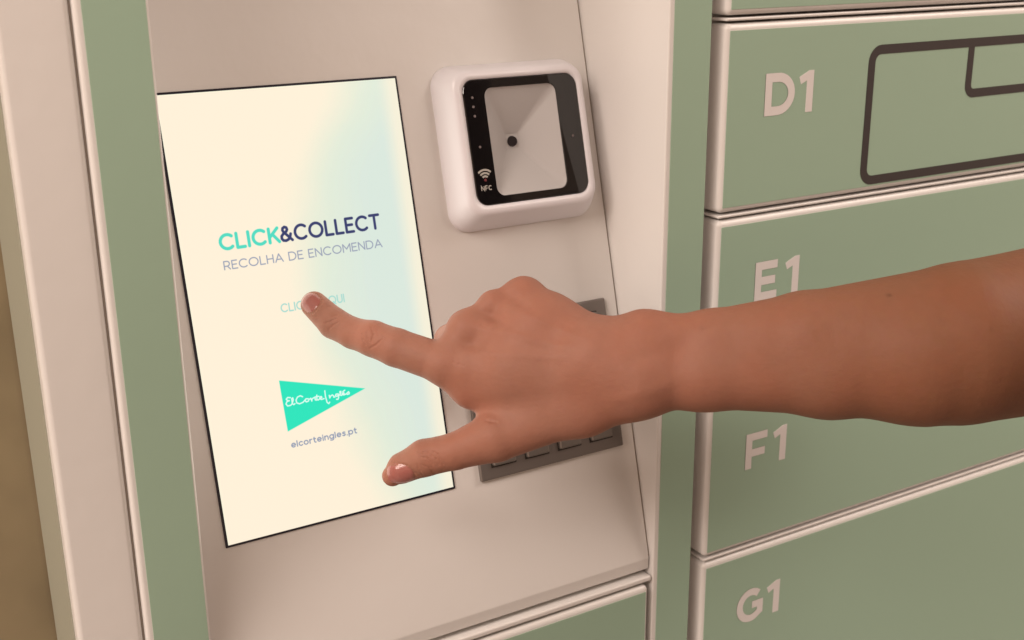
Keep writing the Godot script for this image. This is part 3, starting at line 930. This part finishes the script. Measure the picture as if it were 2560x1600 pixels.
	[-0.1342, 1.2625, 0.0465, -0.1334, 1.2623, 0.0486, -0.18, 2.20],
	[-0.1334, 1.2623, 0.0486, -0.1325, 1.2620, 0.0506, -0.18, 2.20],
	[-0.1325, 1.2620, 0.0506, -0.1316, 1.2615, 0.0525, -0.18, 2.20],
	[-0.1316, 1.2615, 0.0525, -0.1306, 1.2610, 0.0542, -0.18, 2.20],
	[-0.1306, 1.2610, 0.0542, -0.1294, 1.2605, 0.0558, -0.18, 2.20],
	[-0.1294, 1.2605, 0.0558, -0.1281, 1.2598, 0.0572, -0.18, 2.20],
	[-0.1281, 1.2598, 0.0572, -0.1269, 1.2592, 0.0586, -0.18, 2.20],
	[-0.1269, 1.2592, 0.0586, -0.1256, 1.2584, 0.0600, -0.18, 2.20],
	[-0.1256, 1.2584, 0.0600, -0.1242, 1.2577, 0.0613, -0.18, 2.20],
	[-0.1242, 1.2577, 0.0613, -0.1229, 1.2570, 0.0626, -0.18, 2.20],
	[-0.1229, 1.2570, 0.0626, -0.1216, 1.2563, 0.0640, -0.18, 2.20],
	[-0.1216, 1.2563, 0.0640, -0.1205, 1.2558, 0.0656, -0.18, 2.20],
	[-0.1205, 1.2558, 0.0656, -0.1195, 1.2552, 0.0674, -0.18, 2.20],
	[-0.1195, 1.2552, 0.0674, -0.1187, 1.2549, 0.0694, -0.18, 2.20],
	[-0.1187, 1.2549, 0.0694, -0.1179, 1.2546, 0.0715, -0.18, 2.20],
	[-0.1179, 1.2546, 0.0715, -0.1172, 1.2544, 0.0735, -0.18, 2.20],
	[-0.1172, 1.2544, 0.0735, -0.1164, 1.2541, 0.0755, -0.18, 2.20],
	[-0.1164, 1.2541, 0.0755, -0.1156, 1.2538, 0.0775, -0.18, 2.20],
	[-0.1156, 1.2538, 0.0775, -0.1148, 1.2534, 0.0794, -0.18, 2.20],
	[-0.1648, 1.2465, 0.0280, -0.1628, 1.2462, 0.0298, 0.10, 3.20],
	[-0.1628, 1.2462, 0.0298, -0.1606, 1.2458, 0.0314, 0.10, 3.20],
	[-0.1606, 1.2458, 0.0314, -0.1584, 1.2453, 0.0328, 0.10, 3.20],
	[-0.1584, 1.2453, 0.0328, -0.1567, 1.2451, 0.0342, 0.10, 3.20],
	[-0.1567, 1.2451, 0.0342, -0.1551, 1.2450, 0.0359, 0.10, 3.20],
	[-0.1551, 1.2450, 0.0359, -0.1538, 1.2451, 0.0378, 0.10, 3.20],
	[-0.1538, 1.2451, 0.0378, -0.1526, 1.2454, 0.0397, 0.10, 3.20],
	[-0.1485, 1.2599, 0.0271, -0.1468, 1.2592, 0.0290, 0.45, 3.00],
	[-0.1468, 1.2592, 0.0290, -0.1451, 1.2585, 0.0307, 0.45, 3.00],
	[-0.1451, 1.2585, 0.0307, -0.1435, 1.2578, 0.0326, 0.45, 3.00],
	[-0.1435, 1.2578, 0.0326, -0.1429, 1.2575, 0.0348, 0.45, 3.00],
	[-0.1429, 1.2575, 0.0348, -0.1424, 1.2574, 0.0371, 0.45, 3.00],
	[-0.1424, 1.2574, 0.0371, -0.1420, 1.2573, 0.0394, 0.45, 3.00],
	[-0.1420, 1.2573, 0.0394, -0.1416, 1.2571, 0.0417, 0.45, 3.00],
	[-0.1416, 1.2571, 0.0417, -0.1411, 1.2570, 0.0440, 0.45, 3.00],
	[-0.1320, 1.2688, 0.0288, -0.1316, 1.2682, 0.0311, 0.40, 3.00],
	[-0.1316, 1.2682, 0.0311, -0.1312, 1.2676, 0.0333, 0.40, 3.00],
	[-0.1312, 1.2676, 0.0333, -0.1308, 1.2669, 0.0356, 0.40, 3.00],
	[-0.1308, 1.2669, 0.0356, -0.1304, 1.2664, 0.0379, 0.40, 3.00],
	[-0.1304, 1.2664, 0.0379, -0.1303, 1.2662, 0.0399, 0.40, 3.00],
	[-0.1303, 1.2662, 0.0399, -0.1302, 1.2660, 0.0419, 0.40, 3.00],
	[-0.1302, 1.2660, 0.0419, -0.1300, 1.2658, 0.0439, 0.40, 3.00],
	[-0.1300, 1.2658, 0.0439, -0.1298, 1.2655, 0.0458, 0.40, 3.00],
	[-0.1298, 1.2655, 0.0458, -0.1295, 1.2650, 0.0478, 0.40, 3.00],
	[-0.1023, 1.2447, 0.0974, -0.1005, 1.2450, 0.0984, 0.12, 4.00],
	[-0.1005, 1.2450, 0.0984, -0.0987, 1.2453, 0.0994, 0.12, 4.00],
	[-0.0987, 1.2453, 0.0994, -0.0969, 1.2455, 0.1003, 0.12, 4.00],
	[-0.0969, 1.2455, 0.1003, -0.0950, 1.2458, 0.1012, 0.12, 4.00],
	[-0.0950, 1.2458, 0.1012, -0.0931, 1.2459, 0.1021, 0.12, 4.00],
	[-0.0931, 1.2459, 0.1021, -0.0911, 1.2460, 0.1028, 0.12, 4.00],
	[-0.0911, 1.2460, 0.1028, -0.0892, 1.2460, 0.1035, 0.12, 4.00],
	[-0.0892, 1.2460, 0.1035, -0.0872, 1.2460, 0.1041, 0.12, 4.00],
	[-0.1087, 1.2240, 0.0965, -0.1074, 1.2246, 0.0980, -0.10, 3.20],
	[-0.1074, 1.2246, 0.0980, -0.1060, 1.2252, 0.0995, -0.10, 3.20],
	[-0.1060, 1.2252, 0.0995, -0.1046, 1.2259, 0.1010, -0.10, 3.20],
	[-0.1046, 1.2259, 0.1010, -0.1031, 1.2265, 0.1024, -0.10, 3.20],
	[-0.1031, 1.2265, 0.1024, -0.1017, 1.2271, 0.1039, -0.10, 3.20],
	[-0.1017, 1.2271, 0.1039, -0.1002, 1.2278, 0.1053, -0.10, 3.20],
	[-0.1002, 1.2278, 0.1053, -0.0985, 1.2284, 0.1065, -0.10, 3.20],
	[-0.0985, 1.2284, 0.1065, -0.0967, 1.2289, 0.1075, -0.10, 3.20],
	[-0.0967, 1.2289, 0.1075, -0.0948, 1.2294, 0.1084, -0.10, 3.20],
	[-0.0948, 1.2294, 0.1084, -0.0927, 1.2299, 0.1092, -0.10, 3.20],
	[-0.0927, 1.2299, 0.1092, -0.0907, 1.2304, 0.1098, -0.10, 3.20],
	[-0.0907, 1.2304, 0.1098, -0.0886, 1.2309, 0.1103, -0.10, 3.20],
	[-0.0886, 1.2309, 0.1103, -0.0865, 1.2314, 0.1108, -0.10, 3.20],
	[-0.0865, 1.2314, 0.1108, -0.0845, 1.2319, 0.1113, -0.10, 3.20],
	[-0.0845, 1.2319, 0.1113, -0.0825, 1.2323, 0.1118, -0.10, 3.20],
	[-0.1674, 1.2370, 0.0351, -0.1654, 1.2363, 0.0372, 0.15, 0.70],
	[-0.1654, 1.2363, 0.0372, -0.1635, 1.2356, 0.0394, 0.15, 0.70],
	[-0.1499, 1.2539, 0.0344, -0.1485, 1.2526, 0.0375, 0.20, 0.80],
	[-0.1322, 1.2682, 0.0301, -0.1311, 1.2683, 0.0318, 0.15, 0.80],
	[-0.1311, 1.2683, 0.0318, -0.1300, 1.2683, 0.0336, 0.15, 0.80],
	[-0.1300, 1.2683, 0.0336, -0.1289, 1.2683, 0.0353, 0.15, 0.80],
	[-0.1289, 1.2683, 0.0353, -0.1277, 1.2682, 0.0370, 0.15, 0.80],
	[-0.1531, 1.2426, 0.0453, -0.1523, 1.2426, 0.0475, 0.15, 0.60],
	[-0.1523, 1.2426, 0.0475, -0.1514, 1.2426, 0.0496, 0.15, 0.60],
]
var NAILS := [   # centre, direction to the tip, half width, half length
	[-0.2163, 1.2589, -0.0412, -0.2869, 0.3894, -0.8753, 0.0055, 0.0066],
	[-0.2002, 1.1779, 0.0320, -0.7224, -0.0544, -0.6893, 0.0062, 0.0080],
]
var MOLES := [Vector3(0.0366, 1.2673, 0.2069), Vector3(0.0125, 1.2771, 0.1630), Vector3(-0.0637, 1.2593, 0.1112)]
var bone := []      # [a, ab, 1/len2, ra, rb - ra, k]
var crease := []    # [a, ab, 1/len2, depth, 1/width2]

func set_bones(nodes: Dictionary, list: Array) -> void:
	bone = []
	for b in list:
		var a: Array = nodes[b[0]]
		var c: Array = nodes[b[1]]
		var pa := Vector3(a[0], a[1], a[2])
		var pb := Vector3(c[0], c[1], c[2])
		bone.append([pa, pb - pa, 1.0 / maxf((pb - pa).length_squared(), 1e-9), a[3], c[3] - a[3], b[2] * 0.001])

func field(p: Vector3, use: Array) -> float:
	var d := 1e9
	for i in use:
		var b: Array = bone[i]
		var q: Vector3 = p - b[0]
		var t := clampf(q.dot(b[1]) * b[2], 0.0, 1.0)
		var e: float = (q - b[1] * t).length() - b[3] - b[4] * t
		var k: float = b[5]
		var h := k - absf(d - e)
		d = minf(d, e)
		if h > 0.0: d -= h * h / (4.0 * k)
	return d

func near(p: Vector3, reach: float) -> Array:
	var ds := []
	var m := 1e9
	for b in bone:
		var q: Vector3 = p - b[0]
		var t := clampf(q.dot(b[1]) * b[2], 0.0, 1.0)
		var e: float = (q - b[1] * t).length() - b[3] - b[4] * t
		ds.append(e)
		m = minf(m, e)
	var use := []
	for i in ds.size():
		if ds[i] < m + 2.0 * reach + 0.022: use.append(i)
	return use

func fine(p: Vector3, use: Array, marks: Array) -> float:
	var d := field(p, use)
	for i in marks:
		var c: Array = crease[i]
		var q: Vector3 = p - c[0]
		var t := clampf(q.dot(c[1]) * c[2], 0.0, 1.0)
		var e: float = (q - c[1] * t).length_squared() * c[4]
		if e < 8.0: d += c[3] * exp(-e)
	return d

func marks_at(p: Vector3, among: Array, reach := 0.0) -> Array:
	# creases that shape the skin at p; with a reach, only the narrow ones within it
	var m := []
	for i in among:
		var c: Array = crease[i]
		var q: Vector3 = p - c[0]
		var d2: float = (q - c[1] * clampf(q.dot(c[1]) * c[2], 0.0, 1.0)).length_squared()
		if (reach == 0.0 and d2 * c[4] < 8.0) or (reach > 0.0 and c[4] > 5e5 and d2 < reach * reach): m.append(i)
	return m

func settle(p: Vector3, use: Array, marks: Array) -> Array:
	# the point on the skin nearest to p, and the normal there
	var g := Vector3.ZERO
	for it in 2:
		var d := fine(p, use, marks)
		var e := 0.0002 if marks.size() else 0.0006
		g = Vector3(fine(p + Vector3(e, 0, 0), use, marks) - d, fine(p + Vector3(0, e, 0), use, marks) - d, fine(p + Vector3(0, 0, e), use, marks) - d) / e
		p -= g * d / maxf(g.length_squared(), 0.3)
	return [p, g.normalized()]

func nets(lo: Vector3, hi: Vector3, h: float, tone: Callable, out: Dictionary, keep = null) -> void:
	# surface nets over the field of the bones, added to out.v / out.n / out.c / out.i
	var N := 8
	var nb := Vector3i(((hi - lo) / (h * N)).ceil())
	var cells := {}
	var verts := PackedVector3Array()
	var norms := PackedVector3Array()
	var use_of := PackedInt32Array()
	var uses := []
	var close_by := []   # creases that may touch each block
	var flags := []
	var half := h * N * 0.5 * sqrt(3.0)
	var S := 4096
	for bx in nb.x:
		for by in nb.y:
			for bz in nb.z:
				var base := lo + Vector3(bx, by, bz) * (h * N)
				var mid := base + Vector3.ONE * (h * N * 0.5)
				var use := near(mid, half)
				if absf(field(mid, use)) > half + 0.004: continue
				var ui := uses.size()
				uses.append(use)
				var cb := []
				for i in crease.size():
					var c: Array = crease[i]
					var q: Vector3 = mid - c[0]
					var away: float = (q - c[1] * clampf(q.dot(c[1]) * c[2], 0.0, 1.0)).length()
					if away < half + maxf(0.005, 2.9 / sqrt(c[4])): cb.append(i)
				close_by.append(cb)
				var M := N + 1
				var val := PackedFloat32Array()
				val.resize(M * M * M)
				for i in M:
					for j in M:
						for k in M:
							val[(i * M + j) * M + k] = field(base + Vector3(i, j, k) * h, use)
				for i in N:
					for j in N:
						for k in N:
							var o := (i * M + j) * M + k
							var neg := val[o] < 0.0
							var any := false
							for c in [M * M, M, 1, M * M + M, M * M + 1, M + 1, M * M + M + 1]:
								if (val[o + c] < 0.0) != neg:
									any = true
									break
							if not any: continue
							var sum := Vector3.ZERO
							var cnt := 0
							for e in 12:
								var ax: int = e / 4
								var A := Vector3i.ZERO
								A[(ax + 1) % 3] = e % 2
								A[(ax + 2) % 3] = (e / 2) % 2
								var B := A
								B[ax] = 1
								var va := val[((i + A.x) * M + j + A.y) * M + k + A.z]
								var vb := val[((i + B.x) * M + j + B.y) * M + k + B.z]
								if (va < 0.0) != (vb < 0.0):
									sum += Vector3(A).lerp(Vector3(B), va / (va - vb))
									cnt += 1
							var key := ((bx * N + i) * S + by * N + j) * S + bz * N + k
							cells[key] = verts.size()
							verts.append(base + (Vector3(i, j, k) + sum / cnt) * h)
							use_of.append(ui)
							var f := 0
							if (val[o + M * M] < 0.0) != neg: f |= 1
							if (val[o + M] < 0.0) != neg: f |= 2
							if (val[o + 1] < 0.0) != neg: f |= 4
							flags.append([key, f, neg])
	for v in verts.size():
		var s := settle(verts[v], uses[use_of[v]], marks_at(verts[v], close_by[use_of[v]]) if crease.size() else [])
		verts[v] = s[0]
		norms.append(s[1])
	var idx := PackedInt32Array()
	for fl in flags:
		var key: int = fl[0]
		for ax in 3:
			if not (fl[1] & (1 << ax)): continue
			var s1: int = [S, 1, S * S][ax]
			var s2: int = [1, S * S, S][ax]
			var a: int = cells.get(key, -1)
			var b: int = cells.get(key - s1, -1)
			var c: int = cells.get(key - s1 - s2, -1)
			var d: int = cells.get(key - s2, -1)
			if a < 0 or b < 0 or c < 0 or d < 0: continue
			if fl[2]: idx.append_array(PackedInt32Array([a, c, b, a, d, c]))
			else: idx.append_array(PackedInt32Array([a, b, c, a, c, d]))
	# finer triangles where the skin is creased
	if crease.size():
		for round_ in 2:
			var close := PackedByteArray()
			close.resize(verts.size())
			for v in verts.size(): close[v] = 1 if marks_at(verts[v], close_by[use_of[v]], 0.0042 if round_ == 0 else 0.0028).size() else 0
			var mids := {}
			var fresh := PackedInt32Array()
			for t in range(0, idx.size(), 3):
				var tri := [idx[t], idx[t + 1], idx[t + 2]]
				if close[tri[0]] + close[tri[1]] + close[tri[2]] == 0:
					fresh.append_array(PackedInt32Array(tri))
					continue
				var m := []
				for e in 3:
					var a: int = mini(tri[e], tri[(e + 1) % 3])
					var b: int = maxi(tri[e], tri[(e + 1) % 3])
					var key := a * 1048576 + b
					if not mids.has(key):
						var p := (verts[a] + verts[b]) * 0.5
						var s := settle(p, uses[use_of[a]], marks_at(p, close_by[use_of[a]]))
						use_of.append(use_of[a])
						mids[key] = verts.size()
						verts.append(s[0])
						norms.append(s[1])
					m.append(mids[key])
				fresh.append_array(PackedInt32Array([tri[0], m[0], m[2], m[0], tri[1], m[1], m[2], m[1], tri[2], m[0], m[1], m[2]]))
			idx = fresh
	if keep != null:
		var kept := PackedInt32Array()
		for t in range(0, idx.size(), 3):
			if keep.call((verts[idx[t]] + verts[idx[t + 1]] + verts[idx[t + 2]]) / 3.0): kept.append_array(PackedInt32Array([idx[t], idx[t + 1], idx[t + 2]]))
		idx = kept
	var first: int = out.v.size()
	out.v.append_array(verts)
	out.n.append_array(norms)
	for p in verts: out.c.append(tone.call(p))
	for i in idx: out.i.append(first + i)

func blank() -> Dictionary:
	return {"v": PackedVector3Array(), "n": PackedVector3Array(), "c": PackedColorArray(), "i": PackedInt32Array()}

func mesh_of(out: Dictionary) -> ArrayMesh:
	var arr := []
	arr.resize(Mesh.ARRAY_MAX)
	arr[Mesh.ARRAY_VERTEX] = out.v
	arr[Mesh.ARRAY_NORMAL] = out.n
	arr[Mesh.ARRAY_COLOR] = out.c
	arr[Mesh.ARRAY_INDEX] = out.i
	var am := ArrayMesh.new()
	am.add_surface_from_arrays(Mesh.PRIMITIVE_TRIANGLES, arr)
	return am

func arm() -> void:
	set_bones(J, BONES)
	for c in CREASES:
		var a := Vector3(c[0], c[1], c[2])
		var b := Vector3(c[3], c[4], c[5])
		crease.append([a, b - a, 1.0 / maxf((b - a).length_squared(), 1e-9), c[6] * 0.001, 1.0 / (c[7] * c[7] * 1e-6)])
	cuticles()
	var mott := FastNoiseLite.new()
	mott.seed = 5
	mott.frequency = 110.0
	mott.fractal_octaves = 3
	var broad := FastNoiseLite.new()
	broad.seed = 9
	broad.frequency = 22.0
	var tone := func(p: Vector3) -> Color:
		var elbow_shade := smoothstep(-0.11, 0.06, p.x)   # shade towards the elbow, painted into the skin colour
		var base := Vector3(0.332, 0.150, 0.103) * (1.0 - 0.34 * elbow_shade)
		base.y *= 1.0 - 0.08 * elbow_shade
		base.z *= 1.0 - 0.28 * elbow_shade
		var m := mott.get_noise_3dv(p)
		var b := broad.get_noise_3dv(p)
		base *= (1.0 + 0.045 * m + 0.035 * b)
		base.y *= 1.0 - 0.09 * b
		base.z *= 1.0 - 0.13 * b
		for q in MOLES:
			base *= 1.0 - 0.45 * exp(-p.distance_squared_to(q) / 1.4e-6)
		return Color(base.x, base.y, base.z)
	var out := blank()
	# the arm in view on a fine grid; shoulders, head and left arm, all outside the picture, on a coarse one that meets it past the elbow
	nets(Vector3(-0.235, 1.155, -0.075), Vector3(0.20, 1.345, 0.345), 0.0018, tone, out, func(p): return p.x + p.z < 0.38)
	crease = []
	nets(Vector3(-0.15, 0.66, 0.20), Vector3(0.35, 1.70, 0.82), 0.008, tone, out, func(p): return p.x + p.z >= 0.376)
	var skin := StandardMaterial3D.new()
	skin.albedo_color = Color.WHITE
	skin.vertex_color_use_as_albedo = true
	skin.roughness = 0.58
	skin.metallic_specular = 0.36
	skin.uv1_triplanar = true
	skin.uv1_scale = Vector3.ONE * 11.0
	skin.heightmap_enabled = true
	skin.heightmap_texture = noise_tex(0.045, 21, 4, 512)
	skin.heightmap_scale = 0.016
	skin.subsurf_scatter_enabled = true
	skin.subsurf_scatter_strength = 0.03
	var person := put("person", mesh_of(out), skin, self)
	tag(person, "bare tanned right arm, shade painted along the forearm, reaching in from the right, index finger pressing the screen", "person")

	# painted nails
	set_bones(J, BONES)
	var polish := paint(Color(0.36, 0.122, 0.102), 0.20, 0.5)
	polish.clearcoat_enabled = true
	polish.clearcoat = 0.35
	polish.clearcoat_roughness = 0.08
	for n in NAILS:
		put("fingernail", nail(n), polish, person)

	clothes(person)

func nail_point(n: Array, use: Array, N: Vector3, L: Vector3, th: float, r: float) -> Vector3:
	# a point on the skin under the nail, r = 1 on its outline
	var cs := cos(th)
	var sn := sin(th)
	var w := pow(pow(absf(cs), 2.6) + pow(absf(sn), 2.6), -1.0 / 2.6)
	var c := Vector3(n[0], n[1], n[2])
	var u: float = cs * w * r * n[6]
	var v: float = sn * w * r * n[7]
	var p := c + L.cross(N) * u + L * v + N * 0.004
	for it in 8: p -= N * clampf(field(p, use), -0.004, 0.004) * 0.8
	return p

func nail_frame(n: Array) -> Array:
	var c := Vector3(n[0], n[1], n[2])
	var use := near(c, 0.012)
	var N: Vector3 = settle(c, use, [])[1]
	var L := Vector3(n[3], n[4], n[5])
	return [use, N, (L - N * L.dot(N)).normalized()]

func cuticles() -> void:
	# the fold of skin round the base and the sides of each nail
	for n in NAILS:
		var f := nail_frame(n)
		var last := Vector3.ZERO
		for i in 17:
			var p := nail_point(n, f[0], f[1], f[2], deg_to_rad(lerpf(155.0, 385.0, i / 16.0)), 1.06)
			if i > 0: crease.append([last, p - last, 1.0 / maxf((p - last).length_squared(), 1e-9), 0.00018 if n[6] < 0.0060 else 0.00036, 1.0 / (0.00062 * 0.00062)])
			last = p

func nail(n: Array) -> ArrayMesh:
	var f := nail_frame(n)
	var N: Vector3 = f[1]
	var rings := []
	var K := 9
	var A := 36
	for k in K + 1:
		var r := float(k) / K
		var ring := []
		for a in A:
			var lift := 0.00050 * sqrt(maxf(0.0, 1.0 - pow(r, 4.0))) - 0.00025
			ring.append(nail_point(n, f[0], N, f[2], TAU * a / A, r) + N * lift)
		rings.append(ring)
	var st := SurfaceTool.new()
	st.begin(Mesh.PRIMITIVE_TRIANGLES)
	st.set_smooth_group(0)
	for k in K:
		for a in A:
			var b := (a + 1) % A
			for q in [rings[k][a], rings[k + 1][b], rings[k + 1][a], rings[k][a], rings[k][b], rings[k + 1][b]]: st.add_vertex(q)
	st.index()
	st.generate_normals()
	return st.commit()

func cloth(person: Node3D, called: String, nodes: Dictionary, list: Array, lo: Vector3, hi: Vector3, m: Material) -> void:
	var even := func(_p: Vector3) -> Color: return Color(1, 1, 1)
	set_bones(nodes, list)
	var out := blank()
	nets(lo, hi, 0.011, even, out)
	put(called, mesh_of(out), m, person)

func clothes(person: Node3D) -> void:
	# the rest of the person stands to the right of the picture: dark top, trousers, shoes, hair
	var C := Vector3(0.17, 0, 0.555)
	var f := Vector3(-0.8, 0, -0.6)
	var r := Vector3(0.6, 0, -0.8)
	var at := func(right: float, up: float, fwd: float, rad: float) -> Array:
		var p: Vector3 = C + r * right + Vector3(0, up, 0) + f * fwd
		return [p.x, p.y, p.z, rad]
	cloth(person, "top", {"a": at.call(-0.07, 0.95, 0, 0.105), "b": at.call(0.07, 0.95, 0, 0.105), "c": at.call(-0.075, 1.22, 0.01, 0.098), "d": at.call(0.075, 1.22, 0.01, 0.098), "e": at.call(-0.15, 1.345, 0, 0.062), "g": at.call(0.15, 1.345, 0, 0.066), "h": [0.19, 1.315, 0.345, 0.056], "i": at.call(-0.185, 1.20, 0.0, 0.056)},
		[["a", "c", 0], ["b", "d", 30], ["a", "b", 30], ["c", "d", 30], ["c", "e", 40], ["d", "g", 40], ["e", "g", 40], ["g", "h", 20], ["e", "i", 20]], Vector3(-0.12, 0.80, 0.24), Vector3(0.42, 1.44, 0.86), paint(Color(0.03, 0.03, 0.035), 0.85, 0.3))
	cloth(person, "trousers", {"a": at.call(-0.085, 0.90, 0, 0.098), "b": at.call(0.085, 0.90, 0, 0.098), "c": at.call(-0.095, 0.48, 0.02, 0.066), "d": at.call(0.095, 0.48, 0.02, 0.066), "e": at.call(-0.10, 0.07, -0.01, 0.052), "g": at.call(0.10, 0.07, -0.01, 0.052)},
		[["a", "b", 0], ["a", "c", 30], ["b", "d", 30], ["c", "e", 4], ["d", "g", 4]], Vector3(-0.1, 0.0, 0.28), Vector3(0.40, 1.04, 0.82), paint(Color(0.035, 0.045, 0.08), 0.85, 0.3))
	for s in [-0.10, 0.10]:
		cloth(person, "shoe", {"a": at.call(s, 0.045, -0.03, 0.042), "b": at.call(s, 0.036, 0.14, 0.034)}, [["a", "b", 0]], Vector3(-0.15, -0.01, 0.28), Vector3(0.42, 0.12, 0.82), paint(Color(0.5, 0.5, 0.5), 0.6))
	cloth(person, "hair", {"a": [0.175, 1.588, 0.558, 0.092], "b": [0.215, 1.50, 0.585, 0.070], "c": [0.235, 1.33, 0.605, 0.045], "d": [0.125, 1.640, 0.520, 0.040]}, [["a", "b", 0], ["b", "c", 20], ["a", "d", 30]], Vector3(0.04, 1.25, 0.42), Vector3(0.32, 1.72, 0.70), paint(Color(0.03, 0.018, 0.012), 0.5, 0.5))
